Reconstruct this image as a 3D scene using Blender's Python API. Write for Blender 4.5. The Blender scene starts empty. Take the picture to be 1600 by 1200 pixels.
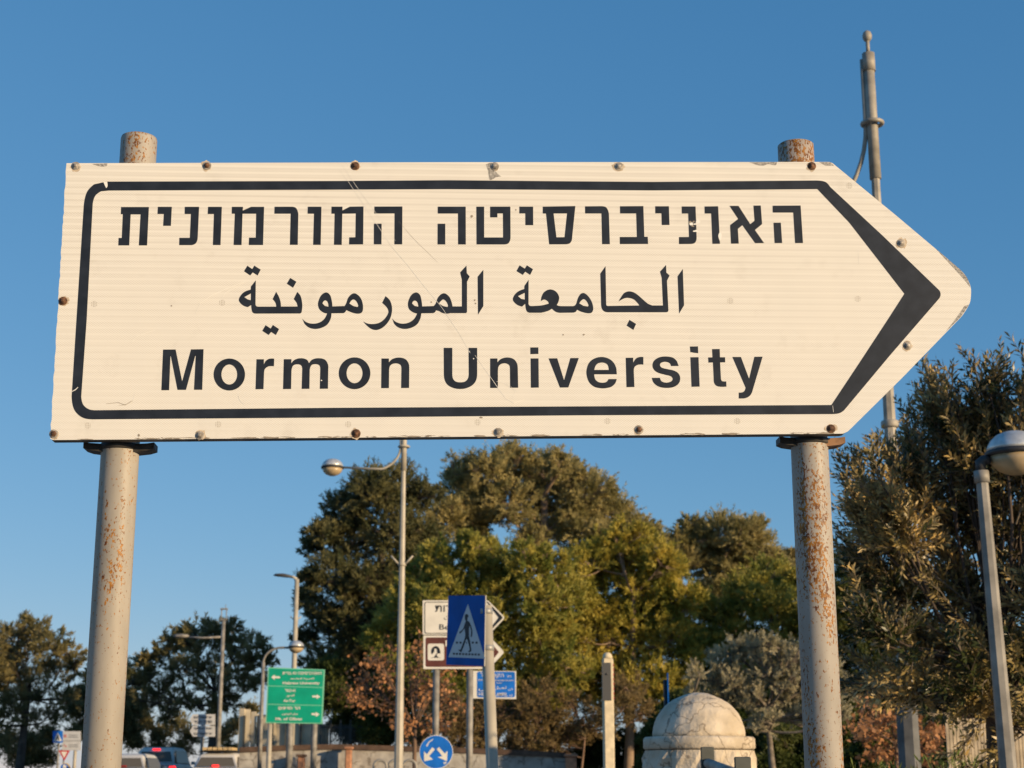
import bpy, math, random
import numpy as np
from mathutils import Vector, Matrix

# ------------------------------------------------------------------ camera, sky, sun, exposure
SC = bpy.context.scene
COL = SC.collection
PITCH = math.radians(14.06)
FPX = 2500.0                       # focal length in photo pixels (photo 1600 wide)
EYE = Vector((0.0, 0.0, 1.72))
cam_d = bpy.data.cameras.new('camera')
cam = bpy.data.objects.new('camera', cam_d)
COL.objects.link(cam)
cam.location = EYE
cam.rotation_euler = (math.pi / 2 + PITCH, 0, 0)
cam_d.sensor_width = 36.0
cam_d.lens = FPX / 1600.0 * 36.0
cam_d.clip_start = 0.05
cam_d.clip_end = 3000.0
cam_d.dof.use_dof = True
cam_d.dof.focus_distance = 3.2
cam_d.dof.aperture_fstop = 13.0
SC.camera = cam

SUN_EL = math.radians(10.0)
SUN_AZ = math.radians(55.0)        # to the right of straight-behind-the-camera
TO_SUN = Vector((math.sin(SUN_AZ) * math.cos(SUN_EL), -math.cos(SUN_AZ) * math.cos(SUN_EL), math.sin(SUN_EL)))
world = bpy.data.worlds.new('World')
SC.world = world
world.use_nodes = True
wn = world.node_tree
bg = wn.nodes['Background']
sky = wn.nodes.new('ShaderNodeTexSky')
sky.sky_type = 'NISHITA'
sky.sun_disc = False
sky.sun_elevation = SUN_EL
sky.sun_rotation = math.pi - SUN_AZ
sky.altitude = 700.0
sky.air_density = 1.0
sky.dust_density = 0.0
sky.ozone_density = 3.0
# grade the clear sky to the deep, even blue of the day (per channel contrast and gain)
sep = wn.nodes.new('ShaderNodeSeparateColor')
cmb = wn.nodes.new('ShaderNodeCombineColor')
wn.links.new(sky.outputs[0], sep.inputs[0])
for i, (g, k) in enumerate(((0.98, 0.905), (0.63, 0.700), (0.49, 0.780))):
    p = wn.nodes.new('ShaderNodeMath'); p.operation = 'POWER'
    q = wn.nodes.new('ShaderNodeMath'); q.operation = 'MULTIPLY'
    wn.links.new(sep.outputs[i], p.inputs[0])
    p.inputs[1].default_value = g
    wn.links.new(p.outputs[0], q.inputs[0])
    q.inputs[1].default_value = k * 10.0 * 0.1 ** g
    wn.links.new(q.outputs[0], cmb.inputs[i])
wn.links.new(cmb.outputs[0], bg.inputs['Color'])
bg.inputs['Strength'].default_value = 0.1

sun_d = bpy.data.lights.new('sun', 'SUN')
sun = bpy.data.objects.new('sun', sun_d)
COL.objects.link(sun)
sun_d.energy = 5.0
sun_d.angle = math.radians(0.55)
sun_d.color = (1.0, 0.745, 0.445)
sun.rotation_euler = TO_SUN.to_track_quat('Z', 'Y').to_euler()

SC.view_settings.view_transform = 'Standard'
SC.view_settings.look = 'None'
SC.view_settings.gamma = 1.0
SC.view_settings.exposure = 0.2
SC.cycles.max_bounces = 5
SC.cycles.diffuse_bounces = 2
SC.cycles.glossy_bounces = 2
SC.cycles.transmission_bounces = 3
SC.cycles.transparent_max_bounces = 4

# ------------------------------------------------------------------ geometry of the view
CP, SP = math.cos(PITCH), math.sin(PITCH)
def ray(px, py):
    a, b = (px - 800.0) / FPX, (600.0 - py) / FPX
    return Vector((a, CP - b * SP, SP + b * CP))
def W(px, py, D):
    """the point that far (metres along the ground) in front of the camera"""
    r = ray(px, py)
    return EYE + r * (D / r.y)
def M(D, px):
    """metres of px photo pixels at distance D"""
    return px * D / FPX / CP
def ground_z(y):
    if y < 10: return 0.0
    if y < 62: return 0.0285 * (y - 10)
    if y < 85: return 1.482
    return max(-14.0, 1.482 - 0.03 * (y - 85))
def base_z(x, y):
    return ground_z(y) + (0.12 if (-6 < x < 14 and -8 < y < 44) else 0.0)

# ------------------------------------------------------------------ materials
def mat(name, color, rough=0.6, metal=0.0, var=0.0, scale=8.0, bump=0.0, bscale=40.0, emit=None, detail=4.0, color2=None, spec=None):
    m = bpy.data.materials.new(name)
    m.use_nodes = True
    nt = m.node_tree
    p = nt.nodes['Principled BSDF']
    p.inputs['Base Color'].default_value = (*color, 1)
    p.inputs['Roughness'].default_value = rough
    p.inputs['Metallic'].default_value = metal
    if spec is not None:
        p.inputs['Specular IOR Level'].default_value = spec
    tc = nt.nodes.new('ShaderNodeTexCoord')
    if var > 0 or color2:
        n = nt.nodes.new('ShaderNodeTexNoise')
        n.inputs['Scale'].default_value = scale
        n.inputs['Detail'].default_value = detail
        nt.links.new(tc.outputs['Object'], n.inputs['Vector'])
        r = nt.nodes.new('ShaderNodeValToRGB')
        r.color_ramp.elements[0].position = 0.36
        r.color_ramp.elements[1].position = 0.66
        c2 = color2 if color2 else tuple(min(1, c * (1 + var)) for c in color)
        c1 = color if color2 else tuple(c * (1 - var) for c in color)
        r.color_ramp.elements[0].color = (*c1, 1)
        r.color_ramp.elements[1].color = (*c2, 1)
        nt.links.new(n.outputs['Fac'], r.inputs['Fac'])
        nt.links.new(r.outputs['Color'], p.inputs['Base Color'])
    if bump > 0:
        n2 = nt.nodes.new('ShaderNodeTexNoise')
        n2.inputs['Scale'].default_value = bscale
        n2.inputs['Detail'].default_value = 6
        nt.links.new(tc.outputs['Object'], n2.inputs['Vector'])
        b = nt.nodes.new('ShaderNodeBump')
        b.inputs['Strength'].default_value = bump
        b.inputs['Distance'].default_value = 0.02
        nt.links.new(n2.outputs['Fac'], b.inputs['Height'])
        nt.links.new(b.outputs['Normal'], p.inputs['Normal'])
    if emit:
        p.inputs['Emission Color'].default_value = (*emit[0], 1)
        p.inputs['Emission Strength'].default_value = emit[1]
    return m

def leaf_mat(name, c1, c2, scale=0.6, trans=0.22, back=None, rough=0.55, lo=0.38, hi=0.64):
    m = bpy.data.materials.new(name)
    m.use_nodes = True
    nt = m.node_tree
    out = nt.nodes['Material Output']
    p = nt.nodes['Principled BSDF']
    p.inputs['Roughness'].default_value = rough
    p.inputs['Specular IOR Level'].default_value = 0.25
    tc = nt.nodes.new('ShaderNodeTexCoord')
    n = nt.nodes.new('ShaderNodeTexNoise')
    n.inputs['Scale'].default_value = scale
    n.inputs['Detail'].default_value = 5
    nt.links.new(tc.outputs['Object'], n.inputs['Vector'])
    r = nt.nodes.new('ShaderNodeValToRGB')
    r.color_ramp.elements[0].position = lo
    r.color_ramp.elements[1].position = hi
    r.color_ramp.elements[0].color = (*c1, 1)
    r.color_ramp.elements[1].color = (*c2, 1)
    nt.links.new(n.outputs['Fac'], r.inputs['Fac'])
    col = r.outputs['Color']
    if back:
        g = nt.nodes.new('ShaderNodeNewGeometry')
        mx = nt.nodes.new('ShaderNodeMix')
        mx.data_type = 'RGBA'
        nt.links.new(g.outputs['Backfacing'], mx.inputs[0])
        nt.links.new(col, mx.inputs[6])
        mx.inputs[7].default_value = (*back, 1)
        col = mx.outputs[2]
    nt.links.new(col, p.inputs['Base Color'])
    t = nt.nodes.new('ShaderNodeBsdfTranslucent')
    nt.links.new(col, t.inputs['Color'])
    ms = nt.nodes.new('ShaderNodeMixShader')
    ms.inputs[0].default_value = trans
    nt.links.new(p.outputs[0], ms.inputs[1])
    nt.links.new(t.outputs[0], ms.inputs[2])
    nt.links.new(ms.outputs[0], out.inputs['Surface'])
    return m

def rusty_paint(name, paint, amount, streak, seed):
    """grey painted steel pipe with rust specks that gather in vertical streaks"""
    m = bpy.data.materials.new(name)
    m.use_nodes = True
    nt = m.node_tree
    L = nt.links.new
    p = nt.nodes['Principled BSDF']
    p.inputs['Roughness'].default_value = 0.55
    tc = nt.nodes.new('ShaderNodeTexCoord')
    def mapped(sc, off=0.0):
        mp = nt.nodes.new('ShaderNodeMapping')
        mp.inputs['Scale'].default_value = sc
        mp.inputs['Location'].default_value = (seed + off, seed * 0.7 + off, off)
        L(tc.outputs['Object'], mp.inputs['Vector'])
        return mp.outputs[0]
    def noise(vec, scale, detail=3.0, rough=0.6):
        n = nt.nodes.new('ShaderNodeTexNoise')
        n.inputs['Scale'].default_value = scale
        n.inputs['Detail'].default_value = detail
        n.inputs['Roughness'].default_value = rough
        L(vec, n.inputs['Vector'])
        return n.outputs['Fac']
    def math_(op, a, b):
        x = nt.nodes.new('ShaderNodeMath'); x.operation = op
        for i, v in enumerate((a, b)):
            if isinstance(v, (int, float)): x.inputs[i].default_value = v
            else: L(v, x.inputs[i])
        return x.outputs[0]
    def ramp(f, a, b):
        r = nt.nodes.new('ShaderNodeMapRange')
        r.inputs['From Min'].default_value = a
        r.inputs['From Max'].default_value = b
        L(f, r.inputs['Value'])
        return r.outputs[0]
    fine = noise(mapped((1, 1, 0.62)), 225.0, 3.0, 0.65)
    clump = noise(mapped((1, 1, 0.16), 3.1), 24.0, 3.0)
    thr = math_('SUBTRACT', 0.685 - amount * 0.062, math_('MULTIPLY', ramp(clump, 0.44, 0.70), 0.165 + 0.03 * streak))
    d = math_('SUBTRACT', fine, thr)
    rust = ramp(d, 0.0, 0.02)
    lines = ramp(noise(mapped((1, 1, 0.03), 7.7), 70.0, 4.0), 0.60, 0.72)
    lines = math_('MULTIPLY', lines, math_('MULTIPLY', ramp(clump, 0.46, 0.7), streak))
    rust = math_('MAXIMUM', rust, math_('MULTIPLY', lines, 0.75))
    tone = nt.nodes.new('ShaderNodeValToRGB')
    tone.color_ramp.elements[0].color = (*[c * 0.86 for c in paint], 1)
    tone.color_ramp.elements[1].color = (*[min(1, c * 1.10) for c in paint], 1)
    tone.color_ramp.elements[0].position = 0.35
    tone.color_ramp.elements[1].position = 0.65
    L(noise(mapped((1, 1, 0.25), 1.3), 18.0, 5.0), tone.inputs['Fac'])
    rc = nt.nodes.new('ShaderNodeValToRGB')
    rc.color_ramp.elements[0].color = (0.11, 0.032, 0.004, 1)
    rc.color_ramp.elements[1].color = (0.37, 0.155, 0.014, 1)
    rc.color_ramp.elements[0].position = 0.36
    rc.color_ramp.elements[1].position = 0.62
    L(noise(mapped((1, 1, 1), 5.0), 90.0, 3.0), rc.inputs['Fac'])
    mx = nt.nodes.new('ShaderNodeMix'); mx.data_type = 'RGBA'
    L(rust, mx.inputs[0]); L(tone.outputs[0], mx.inputs[6]); L(rc.outputs[0], mx.inputs[7])
    L(mx.outputs[2], p.inputs['Base Color'])
    b = nt.nodes.new('ShaderNodeBump')
    b.inputs['Strength'].default_value = 0.25
    b.inputs['Distance'].default_value = 0.002
    L(rust, b.inputs['Height']); L(b.outputs[0], p.inputs['Normal'])
    return m

def sheeting(name, base, dark, period, hatch):
    """retroreflective sheeting: horizontal bands of fine diamond hatching; object space is the sign's own plane"""
    m = bpy.data.materials.new(name)
    m.use_nodes = True
    nt = m.node_tree
    L = nt.links.new
    p = nt.nodes['Principled BSDF']
    p.inputs['Roughness'].default_value = 0.38
    tc = nt.nodes.new('ShaderNodeTexCoord')
    sep = nt.nodes.new('ShaderNodeSeparateXYZ')
    L(tc.outputs['Object'], sep.inputs[0])
    def mth(op, a, b=0.0):
        x = nt.nodes.new('ShaderNodeMath'); x.operation = op
        for i, v in enumerate((a, b)):
            if isinstance(v, (int, float)): x.inputs[i].default_value = v
            else: L(v, x.inputs[i])
        return x.outputs[0]
    X, Y = sep.outputs[0], sep.outputs[1]
    k = 2 * math.pi
    # broad bands of uneven strength, and the film's lattice of cells
    nb = nt.nodes.new('ShaderNodeTexNoise'); nb.inputs['Scale'].default_value = 3.0; nb.inputs['Detail'].default_value = 3
    L(tc.outputs['Object'], nb.inputs['Vector'])
    wob = mth('MULTIPLY', nb.outputs['Fac'], 1.6)
    s1 = mth('SINE', mth('ADD', mth('MULTIPLY', Y, k / period), wob))
    s2 = mth('SINE', mth('ADD', mth('MULTIPLY', Y, k / (period * 0.47)), wob))
    band = mth('ADD', mth('MULTIPLY', s1, 0.5), mth('MULTIPLY', s2, 0.3))
    up = mth('ADD', mth('MULTIPLY', Y, 1.3), 0.55)
    amp = mth('MULTIPLY', mth('MULTIPLY', nb.outputs['Fac'], 1.6), up)
    cell = mth('MULTIPLY', mth('SINE', mth('MULTIPLY', X, k / hatch)), mth('SINE', mth('MULTIPLY', Y, k / (hatch * 0.72))))
    f = mth('ADD', mth('MULTIPLY', mth('MULTIPLY', amp, band), 0.46), mth('MULTIPLY', cell, mth('ADD', 0.30, mth('MULTIPLY', band, 0.12))))
    f = mth('ADD', f, 0.21)
    n2 = nt.nodes.new('ShaderNodeTexNoise')
    n2.inputs['Scale'].default_value = 9; n2.inputs['Detail'].default_value = 7; n2.inputs['Roughness'].default_value = 0.7
    L(tc.outputs['Object'], n2.inputs['Vector'])
    dirt = nt.nodes.new('ShaderNodeMapRange')
    dirt.inputs['From Min'].default_value = 0.56; dirt.inputs['From Max'].default_value = 0.82
    dirt.inputs['To Max'].default_value = 0.5
    L(n2.outputs['Fac'], dirt.inputs['Value'])
    f = mth('ADD', f, dirt.outputs[0])
    mx = nt.nodes.new('ShaderNodeMix'); mx.data_type = 'RGBA'; mx.clamp_factor = True
    mx.inputs[6].default_value = (*base, 1); mx.inputs[7].default_value = (*dark, 1)
    L(f, mx.inputs[0]); L(mx.outputs[2], p.inputs['Base Color'])
    b = nt.nodes.new('ShaderNodeBump'); b.inputs['Strength'].default_value = 0.12; b.inputs['Distance'].default_value = 0.02
    n3 = nt.nodes.new('ShaderNodeTexNoise'); n3.inputs['Scale'].default_value = 5; n3.inputs['Detail'].default_value = 2
    L(tc.outputs['Object'], n3.inputs['Vector']); L(n3.outputs['Fac'], b.inputs['Height']); L(b.outputs[0], p.inputs['Normal'])
    return m

# ------------------------------------------------------------------ objects, meshes
def tag(o, label=None, cat=None, group=None, kind=None):
    if label: o['label'] = label
    if cat: o['category'] = cat
    if group: o['group'] = group
    if kind: o['kind'] = kind
    return o
def thing(name, label, cat, loc, group=None):
    o = bpy.data.objects.new(name, None)
    COL.objects.link(o)
    o.location = loc
    o.empty_display_size = 0.2
    return tag(o, label, cat, group)
def world_loc(o):
    v = Vector((0, 0, 0))
    while o is not None:
        v = v + o.location
        o = o.parent
    return v
def link_mesh(name, me, m, parent=None, smooth=False):
    o = bpy.data.objects.new(name, me)
    COL.objects.link(o)
    if m: me.materials.append(m)
    if parent: o.parent = parent
    if smooth: me.polygons.foreach_set('use_smooth', [True] * len(me.polygons))
    return o
def np_mesh(name, V, F, m, parent=None, origin=None, smooth=False):
    """V (n,3) world coordinates, F (k,3 or 4); the object sits at its thing's base"""
    V = np.asarray(V, dtype=np.float32).reshape(-1, 3)
    F = np.asarray(F, dtype=np.int32)
    off = Vector(origin) if origin is not None else (world_loc(parent) if parent else Vector((0, 0, 0)))
    V = V - np.array(off, dtype=np.float32)
    me = bpy.data.meshes.new(name)
    k = F.shape[1]
    me.vertices.add(len(V)); me.vertices.foreach_set('co', V.ravel())
    me.loops.add(F.size); me.loops.foreach_set('vertex_index', F.ravel())
    me.polygons.add(len(F)); me.polygons.foreach_set('loop_start', np.arange(0, F.size, k, dtype=np.int32))
    me.update(calc_edges=True)
    o = link_mesh(name, me, m, parent, smooth)
    if parent is None: o.location = off
    return o

class MB:
    """collects shapes in world coordinates and links them as ONE mesh object"""
    def __init__(s): s.v, s.f, s.sm = [], [], []
    def add(s, vs, fs, smooth=False):
        n = len(s.v)
        s.v += [Vector(v) for v in vs]
        s.f += [tuple(i + n for i in f) for f in fs]
        s.sm += [smooth] * len(fs)
        return s
    def box(s, c, size, rz=0.0, mtx=None, bev=0.0):
        hx, hy, hz = (q / 2 for q in size)
        if bev > 0:
            prof = [(-hx + bev, -hy), (hx - bev, -hy), (hx, -hy + bev), (hx, hy - bev), (hx - bev, hy), (-hx + bev, hy), (-hx, hy - bev), (-hx, -hy + bev)]
            vs = []
            for z, k in ((-hz, bev), (-hz + bev, 0), (hz - bev, 0), (hz, bev)):
                for x, y in prof:
                    vs.append(Vector((x - math.copysign(k, x), y - math.copysign(k, y), z)))
            fs = [tuple(range(7, -1, -1)), tuple(range(24, 32))]
            for r in range(3):
                for i in range(8):
                    j = (i + 1) % 8
                    fs.append((r * 8 + i, r * 8 + j, r * 8 + 8 + j, r * 8 + 8 + i))
        else:
            vs = [Vector((x * hx, y * hy, z * hz)) for z in (-1, 1) for y in (-1, 1) for x in (-1, 1)]
            fs = [(0, 2, 3, 1), (4, 5, 7, 6), (0, 1, 5, 4), (2, 6, 7, 3), (0, 4, 6, 2), (1, 3, 7, 5)]
        R = mtx if mtx is not None else Matrix.Rotation(rz, 3, 'Z')
        c = Vector(c)
        return s.add([R @ v + c for v in vs], fs)
    def tube(s, pts, r, n=10, cap=True, smooth=True, twist=0.0):
        pts = [Vector(p) for p in pts]
        rs = list(r) if isinstance(r, (list, tuple)) else [r] * len(pts)
        vs, ref = [], None
        for i, p in enumerate(pts):
            a, b = pts[max(0, i - 1)], pts[min(len(pts) - 1, i + 1)]
            t = (b - a)
            t = t.normalized() if t.length > 1e-9 else Vector((0, 0, 1))
            if ref is None:
                ref = Vector((1, 0, 0)) if abs(t.x) < 0.9 else Vector((0, 1, 0))
            u = (ref - t * ref.dot(t)).normalized()
            w = t.cross(u)
            ref = u
            for k in range(n):
                g = 2 * math.pi * k / n + twist
                vs.append(p + (u * math.cos(g) + w * math.sin(g)) * rs[i])
        fs = []
        for i in range(len(pts) - 1):
            for k in range(n):
                j = (k + 1) % n
                fs.append((i * n + k, i * n + j, (i + 1) * n + j, (i + 1) * n + k))
        s.add(vs, fs, smooth)
        if cap:
            b = len(s.v) - len(vs)
            s.f += [tuple(b + k for k in range(n - 1, -1, -1)), tuple(b + len(vs) - n + k for k in range(n))]
            s.sm += [False, False]
        return s
    def lathe(s, c, prof, n=28, smooth=True, axis=None):
        """prof: (radius, height) from bottom to top"""
        c = Vector(c)
        R = Matrix.Identity(3) if axis is None else Vector(axis).to_track_quat('Z', 'Y').to_matrix()
        vs = []
        for r, h in prof:
            for k in range(n):
                g = 2 * math.pi * k / n
                vs.append(c + R @ Vector((r * math.cos(g), r * math.sin(g), h)))
        fs = []
        for i in range(len(prof) - 1):
            for k in range(n):
                j = (k + 1) % n
                fs.append((i * n + k, i * n + j, (i + 1) * n + j, (i + 1) * n + k))
        s.add(vs, fs, smooth)
        b = len(s.v) - len(vs)
        if prof[0][0] > 1e-6: s.f.append(tuple(b + k for k in range(n - 1, -1, -1))); s.sm.append(False)
        if prof[-1][0] > 1e-6: s.f.append(tuple(b + len(vs) - n + k for k in range(n))); s.sm.append(False)
        return s
    def torus(s, c, R, r, n=28, m=10):
        vs, fs = [], []
        for i in range(n):
            a = 2 * math.pi * i / n
            for k in range(m):
                b = 2 * math.pi * k / m
                q = R + r * math.cos(b)
                vs.append(Vector(c) + Vector((q * math.cos(a), q * math.sin(a), r * math.sin(b))))
        for i in range(n):
            for k in range(m):
                i2, k2 = (i + 1) % n, (k + 1) % m
                fs.append((i * m + k, i2 * m + k, i2 * m + k2, i * m + k2))
        return s.add(vs, fs, True)
    def build(s, name, m, parent=None):
        off = world_loc(parent) if parent else Vector((0, 0, 0))
        me = bpy.data.meshes.new(name)
        me.from_pydata([v - off for v in s.v], [], s.f)
        me.polygons.foreach_set('use_smooth', s.sm)
        me.update()
        return link_mesh(name, me, m, parent)

# ------------------------------------------------------------------ flat work on a sign's own plane
def path(txt, ox=0.0, oy=0.0, sc=1.0, poly=False, step=7):
    """'x,y x,y! ...' closed outline in zoomed photo pixels; ! marks a corner, the rest is a smooth curve"""
    P, C = [], []
    for t in txt.split():
        c = t.endswith('!')
        x, y = t.rstrip('!').split(',')
        P.append(Vector((ox + sc * float(x), oy + sc * float(y)))); C.append(c or poly)
    n, out = len(P), []
    for i in range(n):
        j = (i + 1) % n
        a, b = P[i], P[j]
        d = b - a
        if C[i] and C[j]:
            out.append(a); continue
        L = d.length
        t0 = (P[j] - P[i - 1]).normalized() * L if not C[i] else None
        t1 = (P[(j + 1) % n] - P[i]).normalized() * L if not C[j] else None
        if t0 is None: t0 = 1.5 * d - 0.5 * t1
        if t1 is None: t1 = 1.5 * d - 0.5 * t0
        for k in range(step):
            t = k / step
            h = (2 * t**3 - 3 * t**2 + 1, t**3 - 2 * t**2 + t, -2 * t**3 + 3 * t**2, t**3 - t**2)
            out.append(a * h[0] + t0 * h[1] + b * h[2] + t1 * h[3])
    return out
def ell(cx, cy, rx, ry, ox=0.0, oy=0.0, sc=1.0, n=40):
    return [Vector((ox + sc * (cx + rx * math.cos(2 * math.pi * k / n)), oy + sc * (cy + ry * math.sin(2 * math.pi * k / n)))) for k in range(n)]
def rrect(x0, y0, x1, y1, r, n=6):
    out = []
    for cx, cy, a0 in ((x1 - r, y0 + r, -90), (x1 - r, y1 - r, 0), (x0 + r, y1 - r, 90), (x0 + r, y0 + r, 180)):
        for k in range(n + 1):
            a = math.radians(a0 + 90 * k / n)
            out.append(Vector((cx + r * math.cos(a), cy + r * math.sin(a))))
    return out
def rect(x0, y0, x1, y1):
    return [Vector(p) for p in ((x0, y0), (x1, y0), (x1, y1), (x0, y1))]

WM = {}
def world_mtx(o):
    return WM[o.name] if o.name in WM else Matrix.Translation(world_loc(o))

class Frame:
    """a plane in the place: origin, u to the right, v up, w towards the viewer's side"""
    def __init__(s, px, py, D, yaw=0.0, pitch=0.0):
        s.o = W(px, py, D)
        s.u = Vector((math.cos(yaw), math.sin(yaw), 0))
        w = s.u.cross(Vector((0, 0, 1)))
        s.v = Vector((0, 0, 1)) * math.cos(pitch) - w * math.sin(pitch)
        s.w = s.u.cross(s.v)
        s.mtx = Matrix((s.u, s.v, s.w)).transposed().to_4x4()
    def uv(s, p, wo=0.0):
        r = ray(p[0], p[1])
        o = s.o + s.w * wo
        t = (o - EYE).dot(s.w) / r.dot(s.w)
        q = EYE + r * t - s.o
        return Vector((q.dot(s.u), q.dot(s.v)))
    def pt(s, p, wo=0.0):
        a = s.uv(p, wo)
        return s.o + s.u * a.x + s.v * a.y + s.w * wo
    def place(s, o, parent):
        o.parent = parent
        m = s.mtx.copy()
        m.translation = s.o
        o.matrix_local = world_mtx(parent).inverted() @ m
        WM[o.name] = m
        return o
    def fill(s, name, loops, m, parent, wo=0.001, th=0.0002):
        cu = bpy.data.curves.new(name, 'CURVE')
        cu.dimensions = '2D'
        cu.fill_mode = 'BOTH'
        cu.extrude = th
        for lp in loops:
            sp = cu.splines.new('POLY')
            sp.points.add(len(lp) - 1)
            for k, p in enumerate(lp):
                a = s.uv(p)
                sp.points[k].co = (a.x, a.y, 0, 1)
            sp.use_cyclic_u = True
        t = bpy.data.objects.new(name, cu)
        COL.objects.link(t)
        me = bpy.data.meshes.new_from_object(t.evaluated_get(bpy.context.evaluated_depsgraph_get()))
        bpy.data.objects.remove(t)
        me.name = name
        me.transform(Matrix.Translation((0, 0, wo)))
        o = link_mesh(name, me, m)
        return s.place(o, parent)
    def slab(s, name, loop, m, parent, w0, w1, front=True):
        """a plate of real thickness between w0 (back) and w1 (front)"""
        uv = [s.uv(p) for p in loop]
        n = len(uv)
        vs = [(a.x, a.y, w0) for a in uv] + [(a.x, a.y, w1) for a in uv]
        fs = [(i, (i + 1) % n, n + (i + 1) % n, n + i) for i in range(n)]
        fs += [tuple(range(n)), tuple(range(2 * n - 1, n - 1, -1))]
        me = bpy.data.meshes.new(name)
        me.from_pydata(vs, [], fs)
        me.update()
        import bmesh
        bm = bmesh.new(); bm.from_mesh(me); bmesh.ops.recalc_face_normals(bm, faces=bm.faces); bm.to_mesh(me); bm.free()
        return s.place(link_mesh(name, me, m), parent)
    def text(s, name, body, box, m, parent, wo=0.0015, bold=0.0):
        """lettering fitted to a box of photo pixels (x0, y0, x1, y1)"""
        cu = bpy.data.curves.new(name, 'FONT')
        cu.body = body
        cu.extrude = 0.0
        cu.offset = bold
        cu.resolution_u = 3
        t = bpy.data.objects.new(name, cu)
        COL.objects.link(t)
        me = bpy.data.meshes.new_from_object(t.evaluated_get(bpy.context.evaluated_depsgraph_get()))
        bpy.data.objects.remove(t)
        if len(me.vertices) == 0: return None
        co = np.empty(len(me.vertices) * 3, dtype=np.float32)
        me.vertices.foreach_get('co', co)
        co = co.reshape(-1, 3)
        lo, hi = co.min(0), co.max(0)
        a, b = s.uv((box[0], box[3])), s.uv((box[2], box[1]))
        sx, sy = (b.x - a.x) / max(1e-6, hi[0] - lo[0]), (b.y - a.y) / max(1e-6, hi[1] - lo[1])
        co[:, 0] = (co[:, 0] - lo[0]) * sx + a.x
        co[:, 1] = (co[:, 1] - lo[1]) * sy + a.y
        co[:, 2] = wo
        me.vertices.foreach_set('co', co.ravel())
        me.name = name
        return s.place(link_mesh(name, me, m), parent)

# ------------------------------------------------------------------ materials in use
m_sheet = sheeting('white_sheeting', (0.825, 0.79, 0.71), (0.56, 0.515, 0.44), 0.0140, 0.0054)
m_black = mat('black_vinyl', (0.018, 0.021, 0.028), 0.42, var=0.25, scale=30, spec=0.4)
m_edge = mat('dirty_metal_edge', (0.11, 0.09, 0.07), 0.7, 0.0, var=0.6, scale=30)
m_chip = mat('peeled_backing', (0.34, 0.32, 0.29), 0.7, var=0.45, scale=260, detail=2)
m_scratch = mat('scratch', (0.86, 0.84, 0.78), 0.4)
m_scratch_dark = mat('dark_scratch', (0.30, 0.25, 0.19), 0.6)
m_mark = mat('sheeting_mark', (0.52, 0.475, 0.40), 0.6)
m_bolt = mat('rusty_bolt', (0.15, 0.075, 0.04), 0.7, 0.3, var=0.6, scale=150)
m_washer = mat('grey_washer', (0.36, 0.32, 0.27), 0.55, 0.2, var=0.4, scale=120)
m_halo = mat('rust_stain', (0.58, 0.47, 0.34), 0.7, var=0.25, scale=90)
m_paint_l = rusty_paint('painted_pipe', (0.35, 0.315, 0.265), 0.62, 0.20, 3.0)
m_paint_r = rusty_paint('rusted_pipe', (0.35, 0.32, 0.28), 1.0, 1.0, 11.0)
m_cap_r = rusty_paint('very_rusted_pipe', (0.40, 0.34, 0.28), 2.6, 1.0, 17.0)
m_clamp = mat('black_clamp', (0.045, 0.04, 0.035), 0.6, 0.3, var=0.5, scale=40)
m_clamp_r = mat('rust_clamp', (0.20, 0.11, 0.06), 0.7, 0.2, var=0.6, scale=40)
m_galv = mat('galvanised', (0.315, 0.285, 0.235), 0.6, 0.05, var=0.22, scale=9)
m_galv_dk = mat('dull_galvanised', (0.23, 0.215, 0.19), 0.6, 0.05, var=0.3, scale=7)
m_pole_grey = mat('grey_pole_paint', (0.40, 0.36, 0.285), 0.55, var=0.12, scale=5)  # plain grey pole paint, paler than the galvanised steel
m_alu = mat('lamp_cap', (0.62, 0.62, 0.60), 0.35, 0.5, var=0.15, scale=20)
m_rim = mat('lamp_rim', (0.03, 0.03, 0.032), 0.5)
m_bowl = mat('lamp_bowl', (0.46, 0.345, 0.20), 0.30, var=0.14, scale=14)
m_mast_shade = mat('mast_shade_tone', (0.085, 0.088, 0.09), 0.6, var=0.3, scale=9)  # dark tone that puts shade into the colour of the lower mast
m_led = mat('led_head', (0.07, 0.065, 0.06), 0.5)

# ------------------------------------------------------------------ the direction sign
YAW = math.radians(2.15)
SD = 3.12 * (CP - (600 - 470) / FPX * SP)
SF = Frame(697, 470, SD, YAW)
rt = W(697, 1200, SD); rt.z = 0.12
rt.y = SF.o.y + 0.03
sign = thing('direction_sign', 'big white arrow sign lettered Mormon University in three scripts on two rusty pipe posts', 'road sign', rt)

rr = random.Random(5)
def ragged(a, b, n, amp):
    out = []
    for i in range(n):
        t = i / n
        out.append(Vector((a[0] + (b[0] - a[0]) * t + rr.uniform(-amp, amp), a[1] + (b[1] - a[1]) * t + rr.uniform(-amp, amp) * 0.5)))
    return out
panel_loop = ([Vector((104, 255)), Vector((700, 253.4)), Vector((1296, 253)), Vector((1301, 255)), Vector((1400, 336.5)), Vector((1499, 420))]
              + path('1499,420! 1511,435 1516.5,448 1517.2,460 1515,474 1503,494!')[1:]
              + [Vector((1410, 590)), Vector((1325, 674)), Vector((1317, 677.5)), Vector((1000, 680)), Vector((700, 682.5)), Vector((400, 685)), Vector((83, 687.5)), Vector((78.5, 685.5))]
              + ragged((78.5, 684), (103.5, 262), 60, 0.7))
SF.slab('panel', panel_loop, m_sheet, sign, -0.0025, 0.0)
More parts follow.
